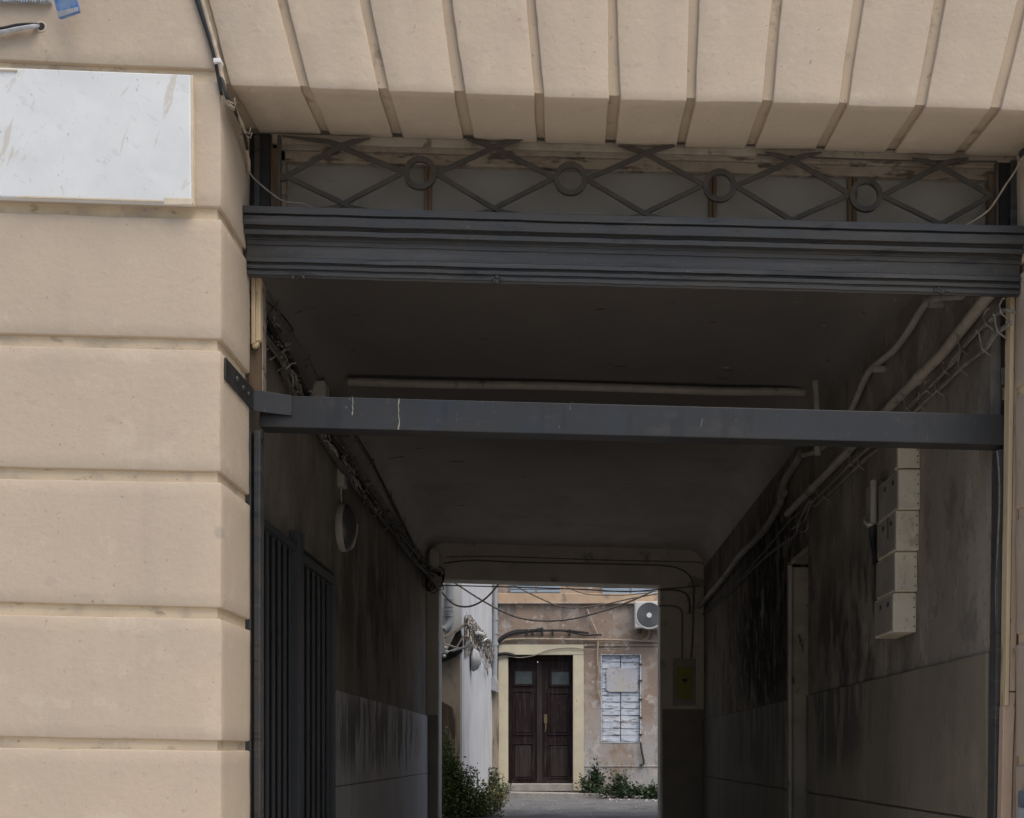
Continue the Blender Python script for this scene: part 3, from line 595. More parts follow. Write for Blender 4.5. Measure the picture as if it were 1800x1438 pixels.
gf = thing('steel_gateway', 'dark slate painted steel posts framing the passage gate', 'gateway', (.3, .5, 0))
MB().box(-1.43, U(444,0,.53).x, .50, .60, 0, U(0,757,.5).z).build('post', M['navy'], gf, bevel=.004)
MB().box(U(445,0,.49).x, U(457,0,.49).x, .495, .56, 0, U(0,757,.5).z).build('post', M['navy'], gf, bevel=.004)
board([(1745,1560),(1756,790),(1768,790),(1759,1560)], .50, .58).build('post', M['navy'], gf, bevel=.004)
strip(437,234,474,372,.43,.50,0).build('upper_post', M['black'], gf, bevel=.004)
strip(446,236,456,372,.415,.43,0).build('upper_post', M['navy'], gf, bevel=.003)
strip(1757,281,1775,408,.43,.52,0).build('upper_post', M['black'], gf, bevel=.004)
strip(1777,281,1830,412,.40,.52,0).build('upper_post', M['navy'], gf, bevel=.004)
strip(1768,515,1773,800,.50,.56,0).build('upper_post', M['black'], gf, bevel=.002)
strip(1760,646,1773,676,.485,.50,0).build('hinge', M['navy'], gf, bevel=.003)
strip(1763,680,1773,702,.485,.50,0).build('hinge', M['brown_wood'], gf, bevel=.003)
strip(458,757,462,772,.50,.52,0).build('stop', M['black'], gf)

# iron grille of lozenges and rings
gr = thing('iron_grille', 'sooty wrought iron transom grille of lozenges and rings', 'grille', (.3, .39, 3.75))
YG = .385
def flat_bar(pts, wid, y, th=.010, tip=1.0):
    p = [U(u, v, y) for u, v in pts]; n = len(p); Lf, Rt = [], []
    for i in range(n):
        t = (p[min(i+1,n-1)] - p[max(i-1,0)]).normalized(); nn = Vector((-t.z, 0, t.x)) * wid/2 * (tip if i == n-1 else 1)
        Lf.append(p[i]+nn); Rt.append(p[i]-nn)
    return MB().prism(Lf + Rt[::-1], (0, th, 0))
C_ = [(738,303),(1003,313),(1265.5,325),(1523,342)]
T_ = [(599,256),(868,258),(1134.5,269),(1393,281),(1652,291)]
B_ = [(603,358),(869,366),(1133.5,375),(1393,387),(1653,394)]
for j in range(5):
    ln = (502,309) if j == 0 else (C_[j-1][0]+28, C_[j-1][1]+1)
    rn = (1743,343) if j == 4 else (C_[j][0]-28, C_[j][1]-1)
    tx, ty = T_[j]; bx, by = B_[j]
    flat_bar([ln, (tx-14,ty+7), (tx+6,ty-3), (tx+22,ty-8), (tx+52,ty-14)], .022, YG, tip=.25).build('lattice_bar', M['iron'], gr, bevel=.002, seg=1)
    flat_bar([rn, (tx+14,ty+7), (tx-6,ty-3), (tx-22,ty-8), (tx-48 if j else tx-104,ty-14 if j else ty-18)], .022, YG+.003, tip=.25).build('lattice_bar', M['iron'], gr, bevel=.002, seg=1)
    flat_bar([ln, (bx-10,by-6), (bx+8,by+4), (bx+50,by+14)], .021, YG+.0015).build('lattice_bar', M['iron'], gr, bevel=.002, seg=1)
    flat_bar([rn, (bx+10,by-6), (bx-8,by+4), (bx-50,by+14)], .021, YG+.0045).build('lattice_bar', M['iron'], gr, bevel=.002, seg=1)
for (cx, cy) in C_:
    MB().ring(U(cx, cy, YG-.004), (0,1,0), .0715, .049, .016, 36).build('ring', M['iron'], gr)
strip(487,237,493,372,YG-.004,YG+.02,0).build('upright', M['iron'], gr, bevel=.002)
MB().cyl(U(497,311,YG-.002), (0,1,0), .016, .014, 14).build('stud', M['iron'], gr)
strip(1751,284,1756,408,YG-.004,YG+.02,0).build('upright', M['iron'], gr, bevel=.002)
MB().tube([U(1330,272,YG+.02),U(1500,280,YG+.02),U(1620,283,YG+.02),U(1752,284,YG+.02)], .004, 6).build('top_rod', M['iron'], gr)

# moulded transom beam
tb = thing('transom_beam', 'dark slate moulded timber beam across the passage entrance', 'beam', (.3, .4, 3.6))
PR_ = [(366,.47),(366,.30),(378,.30),(380,.314),(383,.305),(398,.308),(401,.330),(405,.330),(407,.320),(415,.322),(417,.345),(424,.345),(426,.352),(433,.354),(434.5,.361),(455,.366),(456,.352),(463,.352),(464.5,.366),(468,.366),(469,.355),(475,.357),(476.5,.366),(479,.366),(480,.358),(486,.360),(487.5,.376),(491,.380),(492,.47)]
x0 = XL+.004; x1 = XR-.004
def beam_pts(x):
    out = []
    for (v, y) in PR_:
        q = U(600, v, y); out.append(Vector((x, y, q.z + SL*(x-q.x))))
    return out
n = 60; sect = []
for k in range(n+1):
    x = x0 + (x1-x0)*k/n
    sect.append([p + Vector((0, mnoise.noise(p*5)*.0018+mnoise.noise(p*30)*.0012, mnoise.noise(p*6+Vector((9,0,0)))*.0018+mnoise.noise(p*35)*.0009)) for p in beam_pts(x)])
b = MB(); m = len(PR_)
for s_ in sect: b.v += s_
for k in range(n):
    for i in range(m):
        j = (i+1) % m
        b.f.append((k*m+i, k*m+j, (k+1)*m+j, (k+1)*m+i))
b.f.append(tuple(range(m))); b.f.append(tuple(n*m+i for i in reversed(range(m))))
b.build('moulding', M['navy'], tb)
for (u, v, wv) in ((528,485,16),(872,492,12),(1655,512,18)):
    c = U(u, v, .368); rg0 = random.Random(u); bb = MB()
    for q in range(7):
        p_ = c + Vector((rg0.uniform(-1,1)*wv*.0022, rg0.uniform(-.012,.0), rg0.uniform(-.012,.008))); r0 = rg0.uniform(.006,.013)
        bb.lathe(p_, (rg0.uniform(-.5,.5),-1,rg0.uniform(-.5,.2)), [(r0,-r0),(r0*.9,r0*.2),(r0*.4,r0*.7),(0,r0*.8)], 7)
    bb.build('paint_lump', M['navy'], tb, smooth=True)

# steel cross bar and its strap
cbx = thing('cross_bar', 'grey painted steel bar across the passage entrance below the transom', 'bar', (.3, .55, 3.0))
y0, y1 = .50, .60
f_ = [U(456,750,y0),U(1768,782,y0),U(1768,728.5,y0),U(456,694,y0)]
MB().hexa(f_, [p + Vector((0, y1-y0, 0)) for p in f_]).build('beam', M['bar_paint'], cbx, bevel=.004)
for (u, va, vb) in ((620,697,730),(701,700,755)):
    pts = []; rg = random.Random(u)
    for k in range(9):
        pts.append(U(u+rg.uniform(-1.2,1.2), va+(vb-va)*k/8, y0-.0008))
    MB().tube(pts, [.0012+rg.random()*.0022 for _ in pts], 5).build('paint_drip', M['frame_grey'], cbx)
# strap: flat plate on the reveal, bent on to the bar
xs = XL+.004
zA0, zA1 = UX(395.5,628,xs), UX(395.5,666,xs)
yb_ = .455
top2 = EYE + (VPY-684)*(yb_+D0)/F; bot2 = EYE + (VPY-722)*(yb_+D0)/F
MB().hexa([(xs-.003,zA0.y,zA1.z),(xs-.003,yb_,bot2),(xs-.003,yb_,top2),(xs-.003,zA0.y,zA0.z)], [(xs+.004,zA0.y,zA1.z),(xs+.004,yb_,bot2),(xs+.004,yb_,top2),(xs+.004,zA0.y,zA0.z)]).build('strap', M['bar_paint'], cbx, bevel=.0015)
e0, e1 = U(513,695,y0-.008), U(513,730.5,y0-.008)
MB().hexa([(xs-.003,yb_+.001,bot2),tuple(e1),tuple(e0),(xs-.003,yb_+.001,top2)], [(xs+.004,yb_+.008,bot2),(e1.x,e1.y+.007,e1.z),(e0.x,e0.y+.007,e0.z),(xs+.004,yb_+.008,top2)]).build('strap', M['bar_paint'], cbx, bevel=.0015)
for t in (.38, .60, .80):
    y = zA0.y + (yb_-zA0.y)*t; z = (zA0.z+zA1.z)/2 + ((top2+bot2)/2 - (zA0.z+zA1.z)/2)*t
    MB().lathe((xs+.004,y,z+(.006 if t<.5 else -.002)), (1,0,0), [(.014,0),(.013,.004),(.007,.009),(0,.010)], 12).build('bolt', M['bar_paint'], cbx, smooth=True)

# folded gate standing along the left wall
fg = thing('folding_gate', 'dark slate steel bar gate folded open along the left wall', 'gate', (-1.7, 2.3, 0))
XG = -1.70
def gz(v, u): return UX(u, v, XG).z
def bar_(y, zt, w_=.032, x=XG, nm='bar', zb=.25): return MB().box(x-.008, x+.008, y-.014, y+.014, zb, zt).build(nm, M['gate_paint'], fg, bevel=.002)
zt1, zt2 = 2.79, 2.76
for k in range(9): bar_(2.66-.14*k, zt1)
MB().box(XG-.03, XG+.03, .9, 2.76, zt1, zt1+.04).build('rail', M['gate_paint'], fg, bevel=.004)
MB().box(XG-.03, XG+.03, .9, 2.76, .2, .25).build('rail', M['gate_paint'], fg, bevel=.004)
MB().box(XG-.030, XG-.026, .95, 2.74, .25, zt1-.002).build('gap_shade_sheet', M['black'], fg)  # black sheets added behind the bars, standing in for shade in the gaps
MB().box(XG-.030, XG-.026, 2.90, 3.88, .25, zt2-.012).build('gap_shade_sheet', M['black'], fg)
MB().box(XG-.035, XG+.035, 2.765, 2.885, .15, 2.93).build('post', M['gate_paint'], fg, bevel=.006)
MB().box(XG-.02, XG+.03, 2.89, 3.90, zt2-.01, zt2+.05).build('rail', M['gate_paint'], fg, bevel=.004)
MB().box(XG-.02, XG+.03, 2.89, 3.90, zt2+.056, zt2+.075).build('rail', M['black'], fg)
MB().box(XG-.02, XG+.03, 2.89, 3.90, .2, .25).build('rail', M['gate_paint'], fg, bevel=.004)
for k in range(6): bar_(3.0+.165*k, zt2-.01)
MB().box(XG-.03, XG+.03, 3.90, 3.96, .15, zt2+.06).build('post', M['gate_paint'], fg, bevel=.006)

# ------------------------------------------------------------------ passage fittings
# pipe across the ceiling at the beam
zc = lambda x: CZL + (CZR-CZL)*(x-PL)/(PR-PL)
tag(MB().tube(smooth_path([UX(609,668,-1.56)] and [Vector((x, 3.98, zc(x)-.055+random.uniform(-.006,.006))) for x in (-1.58,-1.2,-.8,-.3,.2,.7,1.2,1.6,1.82)]), .032, 10).build('ceiling_pipe', M['pipe'], smooth=True), 'pale pipe running across the passage ceiling', 'pipe')
tag(MB().tube([U(1434,670,3.4),U(1436,700,3.4),U(1437,760,3.4),U(1437,800,3.4)], .024, 10).build('riser_pipe', M['pipe'], smooth=True), 'short vertical pipe at the right end of the ceiling pipe', 'pipe')
jb = thing('junction_box', 'small pale junction box on the left wall under the ceiling', 'box', U(575,680,3.9))
b_ = UX(563,666,-1.74); 
MB().box(PL, PL+.09, b_.y, b_.y+.16, b_.z-.20, b_.z-.01).build('case', M['lamp_rim'], jb, bevel=.008)
MB().box(PL+.09, PL+.095, b_.y+.02, b_.y+.14, b_.z-.18, b_.z-.03).build('lid', M['lamp_rim'], jb, bevel=.002)
tag(MB().box(PL+.02, PL+.20, 4.0, 4.14, 3.9, 4.12).build('wood_block', M['brown_wood'], bevel=.01), 'brown wooden block beside the pale junction box', 'block')
# right wall pipes
XP = 1.895
tag(MB().tube([Vector((XP,.476,3.532)),UX(1660,618,XP),UX(1560,719,XP),UX(1494,790,XP),UX(1384,903,XP)], .029, 12).build('wall_pipe', M['pipe'], smooth=True), 'straight grey pipe along the top of the right wall', 'pipe')
c = UX(1616,664,XP); MB().tube([c+Vector((0,-.03,0)), c+Vector((0,.03,0))], .036, 12).build('coupling', M['pipe'], bpy.data.objects['wall_pipe'], smooth=True)
c = UX(1424,862,XP); MB().tube([c+Vector((0,-.05,0)), c+Vector((0,.05,0))], .037, 12).build('coupling', M['pipe_dark'], bpy.data.objects['wall_pipe'], smooth=True)
wp = thing('bent_pipe', 'bent dark pipe above the straight pipe on the right wall', 'pipe', (1.87, 4, 3.7))
MB().tube(smooth_path([UX(u,v,1.88) for u,v in ((1690,519),(1655,522),(1636,527),(1622,541),(1598,580),(1572,614),(1540,640),(1527,654),(1515,677),(1498,716),(1470,760),(1440,790),(1412,800))]), .021, 10).build('section', M['pipe'], wp, smooth=True)
MB().tube(smooth_path([UX(u,v,1.87) for u,v in ((1408,798),(1398,815),(1379,845),(1374,868),(1372,885))]), .033, 10).build('section', M['pipe_dark'], wp, smooth=True)
MB().tube(smooth_path([UX(u,v,1.87) for u,v in ((1372,884),(1360,906),(1345,930),(1322,955))]), .034, 10).build('section', M['pipe_dark'], wp, smooth=True)
MB().tube(smooth_path([UX(u,v,1.87) for u,v in ((1322,955),(1300,977),(1275,1012),(1250,1042),(1229,1067))]), .036, 10).build('section', M['pipe'], wp, smooth=True)
for (u, v) in ((1375,868),(1344,931),(1318,958),(1276,1010),(1260,1029)):
    c = UX(u,v,1.87); d_ = Vector((0,.06,-.01)); MB().tube([c-d_*.6, c+d_*.6], .042, 12).build('coupling', M['pipe_dark'], wp, smooth=True)
for (u, v) in ((1644,534),(1543,649)):
    c = UX(u, v, 1.885); MB().box(c.x-.03, PR, c.y-.02, c.y+.02, c.z-.015, c.z+.015).build('bracket', M['pipe'], wp, bevel=.004)

# right cables, clipped in bundles below the pipe
def cable_thing(name, label, paths, ties=0, tie_mat='tie', cat='cable', seed=1, tie_len=.07):
    t = thing(name, label, cat, paths[0][0][len(paths[0][0])//2])
    for (pts, rad, mm) in paths: MB().tube(smooth_path(pts, 5), rad, 7).build('strand', M[mm], t, smooth=True)
    rg = random.Random(seed); base = smooth_path(paths[0][0], 8)
    for k in range(ties):
        c = base[int((k+.5)*len(base)/ties)]
        sgn = 1 if c.x < 0 else -1
        a = Vector((sgn*rg.uniform(.02,.05), rg.uniform(-.06,.02), rg.uniform(-.03,.05)))
        MB().tube([c+Vector((-sgn*.02,.0,-.04)), c+Vector((sgn*.022,-.01,-.015)), c+Vector((sgn*.022,.01,.025)), c+Vector((sgn*.01,0,.04))+a*.5, c+a+Vector((0,0,.03))], .0042, 5).build('tie', M[tie_mat], t)
    return t
def pxx(lst, X): return [UX(u, v, X) for u, v in lst]
rc1 = [(1779,545),(1759,549),(1739,564),(1700,600),(1680,633),(1657,656),(1634,682),(1603,707),(1588,723),(1545,772),(1500,812),(1455,855),(1425,885)]
rc2 = [(1779,566),(1749,587),(1731,613),(1698,641),(1662,672),(1636,697),(1611,721),(1560,775),(1520,810),(1470,855),(1432,890)]
def jitter(l, a, seed):
    rg = random.Random(seed); return [(u+rg.uniform(-a,a), v+rg.uniform(-a,a)) for u, v in l]
cable_thing('clipped_cables', 'two strands of clipped pale cables just under the straight pipe', [
    (pxx(rc1,1.905),.0075,'cable_pale'),(pxx(jitter(rc1,4,1),1.90),.006,'cable_pale'),(pxx(jitter(rc1,5,2),1.91),.006,'cable')], 9, 'cable_pale', seed=4)
cable_thing('clipped_cables', 'lower sagging strand of clipped cables on the right wall', [
    (pxx(rc2,1.905),.0075,'cable_pale'),(pxx(jitter(rc2,3,5),1.90),.006,'cable_pale')], 8, 'cable_pale', seed=5)
cable_thing('hanging_wire', 'thin dark wire sagging below the bent pipe on the right wall', [
    (pxx([(1425,885),(1405,915),(1398,940),(1370,960),(1340,985),(1312,1012),(1285,1040),(1260,1062),(1236,1080)],1.915),.012,'cable'),
    (pxx([(1428,888),(1400,905),(1380,925),(1352,960),(1330,985),(1300,1020),(1270,1048),(1240,1074)],1.91),.008,'cable')], 0)
cable_thing('hanging_wire', 'tangled wire loop hanging above the recessed doorway', [
    (pxx([(1424,880),(1416,892),(1410,905),(1405,920),(1404,930),(1410,934),(1418,932),(1421,920)],1.90),.008,'pipe_dark'),
    (pxx([(1426,884),(1420,900),(1414,915),(1398,926),(1392,930)],1.905),.007,'pipe_dark')], 0)
tag(MB().tube(smooth_path([UX(1753,792,1.925),UX(1756,830,1.918),UX(1757,880,1.92),UX(1755,930,1.915),UX(1753,980,1.922),UX(1751,1040,1.92),UX(1752,1100,1.92),UX(1751,1142,1.922)]), .004, 6).build('thin_wire', M['cable'], smooth=True), 'thin dark wire hanging beside the right gate post', 'wire')

# meter boxes
for i, (ur, ul, va, vb, uf, lk, lab) in enumerate((
    (1617.5,1579,770,822.5,1572,0,'topmost narrow meter box, partly behind the steel bar'),
    (1618,1580,824.5,895,1545,2,'second meter box from the top, with two locks on its side'),
    (1616,1576,897,967,1542.6,3,'middle meter box of the column, with a slit in its side'),
    (1613,1574,969.5,1039.5,1541,0,'plain meter box, second from the bottom of the column'),
    (1611,1570.5,1041.5,1111,1538,2,'lowest meter box of the column on the right wall'))):
    d = PR*F/(ur-VPX); xf = (ul-VPX)*d/F; d2 = xf*F/(uf-VPX)
    z0, z1 = EYE+(VPY-vb)*d/F, EYE+(VPY-va)*d/F
    t = thing('meter_box', lab, 'meter box', (PR, d-D0, z0), 'meter boxes stacked on the right wall')
    MB().box(xf, PR, d-D0, d2-D0, z0, z1).build('case', M['box_beige'], t, bevel=.006)
    MB().box(xf-.006, xf+.002, d-D0+.012, d2-D0-.01, z0+.012, z1-.012).build('lid', M['box_dark'], t, bevel=.003)
    if lk:
        for fy in (.22, .62):
            MB().cyl((xf-.006, d-D0+(d2-d)*fy, z1-.055), (-1,0,0), .014, .004, 12).build('lock', M['black'], t)
    if lk == 3:
        MB().box(xf-.008, xf-.005, d-D0+(d2-d)*.36, d-D0+(d2-d)*.40, z0+.09, z1-.012).build('slit', M['black'], t)
    for k in range(4):
        MB().cyl((PR-.014, d-D0, z0+.03+k*(z1-z0-.06)/3), (0,-1,0), .004, .003, 8).build('screw', M['iron'], t)
cp_ = thing('cable_box', 'slim grey box and conduit beside the meter boxes', 'box', UX(1535,900,1.85))
b0 = UX(1543,845,1.86); b1 = UX(1527,922,1.86)
MB().box(1.84, PR, b0.y, b1.y, UX(1543,918,1.86).z, b0.z).build('case', M['box_dark'], cp_, bevel=.008)
MB().tube([UX(1536,845,1.83), UX(1536,920,1.83)], .022, 10).build('conduit', M['pipe'], cp_, smooth=True)
MB().tube(smooth_path([UX(1524,908,1.85),UX(1521,916,1.83),UX(1527,922,1.83),UX(1535,919,1.85)]), .012, 7).build('knot', M['tie'], cp_, smooth=True)
cable_thing('dark_cable', 'thick black cables hanging below the slim grey box', [
    (pxx([(1536,922),(1534,945),(1537,970),(1540,990),(1543,996)],1.86),.020,'black'),(pxx([(1539,922),(1540,950),(1541,985),(1540,1030)],1.88),.012,'black'),(pxx([(1530,930),(1531,950),(1534,965)],1.87),.01,'black')], 0)

# left wall cables
lc = [(430,528),(455,565),(480,606),(500,645),(530,695),(570,765),(600,808),(620,838),(655,885),(690,930),(720,968),(745,1000),(762,1026)]
paths = []
for k in range(15):
    q = []
    rg = random.Random(50+k)
    ox, oz = rg.uniform(-.035,.04), rg.uniform(-.10,.10)
    for (u, v) in lc:
        p_ = UX(u, v, -1.745); q.append(p_ + Vector((ox+rg.uniform(-.012,.012), rg.uniform(-.03,.03), oz+rg.uniform(-.022,.022))))
    paths.append((q, rg.choice((.011,.014,.018)), 'cable_pale' if k in (3,7) else ('cable' if k % 3 else 'black')))
lct = cable_thing('cable_bundle', 'thick bundle of dusty cables tied along the top of the left wall', paths, 26, 'tie', seed=9)
rg = random.Random(77)
for k in range(240):                               # ragged tie ends down the length of the bundle
    base = smooth_path(paths[k % 15][0], 8); c = base[rg.randrange(12, len(base)-2)]
    a = Vector((rg.uniform(.02,.08), rg.uniform(-.10,.04), rg.uniform(-.09,.06)))
    MB().tube([c, c+a*.5+Vector((.01,0,.02)), c+a], .0065, 4).build('tie', M['tie' if (c.y < 6.5 and k % 3) else 'cable_pale'], lct)
uc = [(455,492),(470,520),(500,568),(535,618),(560,662),(590,688),(625,768),(655,815),(690,880),(715,930),(735,975),(750,1005)]
cable_thing('corner_cable', 'thin wavy cable in the corner of left wall and ceiling', [
    ([UX(u,v,-1.755)+Vector((random.uniform(-.01,.01),0,random.uniform(-.012,.012))) for u,v in uc],.012,'cable'),
    ([UX(u,v,-1.755)+Vector((random.uniform(-.015,.015),0,random.uniform(-.02,.02))) for u,v in uc],.007,'black')], 12, 'cable', seed=12)
# knot of cables at the far corner
kn = thing('cable_knot', 'tangle of pale and black cables at the far left corner of the passage', 'cables', U(762,1020,10.3))
rg = random.Random(5)
for k in range(16):
    c = U(rg.uniform(752,772), rg.uniform(1004,1030), 10.35); r_ = rg.uniform(.04,.13); ph = rg.uniform(0,6.28); tilt = rg.uniform(-.6,.6)
    pts = [c + Vector((r_*math.cos(ph+a), rg.uniform(-.06,.06), r_*math.sin(ph+a)*1.1+tilt*r_*math.cos(ph+a))) for a in [i*.55 for i in range(rg.randint(5,11))]]
    MB().tube(smooth_path(pts,4), rg.choice((.008,.011,.014)), 6).build('loop', M[rg.choice(('black','black','cable','cable_tan','tie'))], kn, smooth=True)
for (u0,v0,u1,v1) in ((752,1006,776,1022),(754,1012,776,1032),(750,1010,772,1038)):
    MB().tube(smooth_path([U(u0,v0,10.25),U((u0+u1)/2+2,(v0+v1)/2-3,10.2),U(u1,v1,10.25)]), .018, 7).build('loop', M['tie'], kn, smooth=True)
tag(MB().box(U(755,0,10.7).x, U(773,0,10.7).x, 10.6, 10.78, U(0,998,10.7).z, U(0,966,10.7).z).build('wall_box', M['reveal_paint'], bevel=.03, smooth=True), 'rounded cream box at the top of the far left corner', 'box')

# bulkhead lamp
lp = thing('bulkhead_lamp', 'round bulkhead lamp with a pale rim on the left wall', 'lamp', (PL, 4.78, 3.0))
zc_ = EYE + (VPY-928)*9.28/F
MB().lathe((PL,4.78,zc_), (1,0,0), [(.0,.0),(.19,0),(.195,.01),(.195,.052),(.19,.058),(.0,.058)], 36).build('rim', M['lamp_rim'], lp, smooth=True)
MB().lathe((PL+.054,4.78,zc_), (1,0,0), [(.188,0),(.188,.014),(.165,.045),(.12,.068),(.06,.08),(0,.084)], 36).build('glass', M['lamp_glass'], lp, smooth=True)
pts = [Vector((PL+.06+.055*math.cos(R(a*.6)), 4.78-.15*math.cos(R(a))*.2, zc_-.02-.17*math.sin(R(a)))) for a in range(-10,90,12)]
MB().tube(smooth_path([Vector((PL+0.145,4.775,zc_+.03)),Vector((PL+0.140,4.77,zc_-.05)),Vector((PL+0.115,4.76,zc_-.12)),Vector((PL+0.065,4.74,zc_-.19))]), .0045, 6).build('guard', M['lamp_rim'], lp, smooth=True)
ls = thing('switch_box', 'small pale switch box above the bulkhead lamp', 'box', (PL, 4.75, 3.6))
za, zb2 = EYE+(VPY-825)*9.2/F, EYE+(VPY-856)*9.2/F
MB().box(PL, PL+.06, 4.66, 4.79, zb2, za).build('case', M['lamp_rim'], ls, bevel=.008)
for k in (.3,.7): MB().cyl((PL+.06, 4.72, zb2+(za-zb2)*k), (1,0,0), .012, .003, 10).build('screw', M['black'], ls)
MB().tube([(PL+.02,4.74,zb2),(PL+.018,4.75,zb2-.06),(PL+.02,4.76,zc_+.19)], .008, 6).build('wire', M['tie'], ls, smooth=True)

# end wall fittings
eb = thing('fuse_box', 'yellow green fuse box in a pale frame on the far right pier', 'box', U(1203,1200,YE))
def eq(u0,v0,u1,v1,y0,y1): 
    a, c = U(u0,v1,y0), U(u1,v0,y0); return MB().box(a.x,c.x,y0,y1,a.z,c.z)
eq(1183,1158,1223,1240,YE-.035,YE).build('frame', M['frame_grey'], eb, bevel=.01)
eq(1189.5,1173,1217,1228,YE-.06,YE-.034).build('door', M['yellow'], eb, bevel=.008)
eq(1200,1193,1208,1198,YE-.066,YE-.058).build('handle', M['black'], eb)
eq(1203,1200,1205,1203,YE-.066,YE-.058).build('lock', M['black'], eb)
def ew_wire(name, pts, rad, mm, label, y=YE-.03, cat='cable'):
    return tag(MB().tube(smooth_path([U(u,v,y) for u,v in pts],5), rad, 7).build(name, M[mm], smooth=True), label, cat)
ew_wire('lintel_cable', [(780,990),(830,985),(900,988),(1000,990),(1100,992),(1165,994),(1195,1000),(1212,1012),(1219,1030),(1220,1060)], .010, 'cable', 'dark cable along the lintel curving down the far right pier')
ew_wire('lintel_cable', [(785,979),(860,978),(960,981),(1080,985),(1180,987),(1230,989),(1238,996),(1239,1020)], .007, 'cable', 'thin upper cable along the lintel into the right corner', YE-.025)
ew_wire('pier_conduit', [(1160,1037),(1185,1037),(1205,1043),(1212,1058),(1212,1078)], .015, 'pipe_dark', 'upper bent conduit on the far right pier', cat='conduit')
ew_wire('pier_conduit', [(1158,1065),(1180,1065),(1194,1069),(1199,1080),(1199,1120),(1199,1157)], .014, 'pipe', 'lower bent conduit running down to the fuse box', cat='conduit')
ew_wire('pier_conduit', [(1219,1031),(1219,1080),(1217,1130),(1215,1157)], .012, 'pipe_dark', 'straight thin conduit right of the fuse box conduit', cat='conduit')
ew_wire('lintel_wire', [(779,1029),(900,1032),(1020,1036),(1100,1040),(1160,1036),(1230,1030)], .008, 'cable', 'thin wire stretched just under the lintel edge', YE-.02, 'wire')

# ------------------------------------------------------------------ courtyard fittings
ac = thing('air_conditioner', 'pale outdoor air conditioner hung on the courtyard wall', 'air conditioner', B(1145,1105,-.3))
quad(1116,1057,1172,1104,-.36,-.06).build('casing', M['ac'], ac, bevel=.02)
cF = B(1141,1081.5,-.362)
MB().ring(cF, (0,-1,0), .268, .245, .012, 40).build('fan_ring', M['ac'], ac)
MB().cyl(cF+Vector((0,.004,0)), (0,-1,0), .246, .006, 40).build('fan_recess', M['ac_dark'], ac)
for k in range(1,8): MB().ring(cF-Vector((0,.006,0)), (0,-1,0), .03+.029*k, .026+.029*k, .006, 32).build('guard', M['ac_dark'], ac)
MB().cyl(cF-Vector((0,.004,0)), (0,-1,0), .05, .014, 20).build('hub', M['plastic'], ac)
for u in (1122,1127,1160):
    quad(u,1104,u+2.4,1111,-.30,-.02).build('bracket', M['iron'], ac, bevel=.004)
tag(MB().tube(smooth_path([B(1142,1106,-.1),B(1141,1114,-.06),B(1137,1122,-.05),B(1130,1125,-.05)]), .02, 8).build('drain_hose', M['cable_tan'], smooth=True), 'short pale hose under the air conditioner', 'hose')
def yw(name, pts, rad, mm, label, dy=-.06, cat='cable'):
    return tag(MB().tube(smooth_path([B(u,v,dy) for u,v in pts],5), rad, 7).build(name, M[mm], smooth=True), label, cat)
yw('wall_conduit', [(873,1134),(882,1128),(895,1124),(930,1123),(1000,1124),(1080,1125),(1145,1127),(1200,1128)], .022, 'cable_tan', 'pale conduit clipped above the courtyard door', cat='conduit')
bc = thing('black_cables', 'thick black cables arching over the courtyard door', 'cables', B(950,1112,-.08))
for (pts, rd) in (([(868,1140),(880,1124),(900,1113),(920,1110),(940,1108),(955,1105)],.03),([(872,1136),(890,1119),(915,1113),(935,1110),(960,1108.5),(1000,1109),(1035,1113)],.024),([(990,1109),(1010,1113),(1030,1117),(1045,1116),(1058,1116)],.018),([(870,1132),(884,1118),(905,1109),(925,1108)],.02)):
    MB().tube(smooth_path([B(u,v,-.07) for u,v in pts],5), rd, 7).build('strand', M['black'], bc, smooth=True)
for u in (925,935,952,970,1000): MB().box(B(u,0).x, B(u+3,0).x, BY-.11, BY-.0, B(0,1117).z, B(0,1107).z).build('clamp', M['black'], bc)
yw('white_wire', [(1032,1071),(1040,1092),(1050,1114),(1051,1130),(1050,1160),(1053,1180),(1050,1200),(1053,1220),(1056,1232)], .016, 'cable_tan', 'pale wire dropping beside the shuttered window', cat='wire')
yw('door_wire', [(872,1158),(890,1154),(915,1156),(940,1152),(965,1143),(1000,1139),(1040,1142),(1090,1141),(1115,1152)], .010, 'cable_pale', 'thin wire looping across the top of the courtyard door', cat='wire')
yw('door_wire', [(868,1152),(885,1149),(897,1150),(905,1153)], .03, 'black', 'black cable end at the left corner of the door lintel')
yw('drain_pipe', [(1126,1305),(1128,1320),(1131,1335),(1131,1343),(1124,1345)], .022, 'iron', 'short rusty pipe below the shuttered window', cat='pipe')
# wires across the opening
def span(name, pts, rad, label, Y, mm='cable'): return tag(MB().tube(smooth_path([U(u,v,Y) for u,v in pts],8), rad, 6).build(name, M[mm], smooth=True), label, 'wire', 'wires hung across the courtyard')
span('overhead_wire', [(770,1005),(800,1025),(850,1057),(900,1082),(945,1091),(1000,1089),(1060,1074),(1110,1056),(1150,1038)], .013, 'longest sagging black wire across the courtyard opening', 12.2)
span('overhead_wire', [(880,1012),(910,1032),(950,1052),(985,1066),(1020,1068),(1060,1063),(1110,1052),(1160,1043)], .010, 'second sagging black wire ending at the right jamb', 12.6)
span('overhead_wire', [(776,1040),(790,1056),(805,1065),(825,1066),(845,1058),(862,1044),(880,1022)], .013, 'short looping black wire in front of the white wall', 11.6)
span('overhead_wire', [(985,1025),(1005,1036),(1030,1044),(1060,1046),(1100,1046),(1140,1042)], .008, 'thin wire below the upper blue shutters', 13.2)
span('overhead_wire', [(965,1100),(1000,1085),(1016,1070)], .010, 'thin pale wire slanting over the pink wall', 17.9, 'cable_tan')
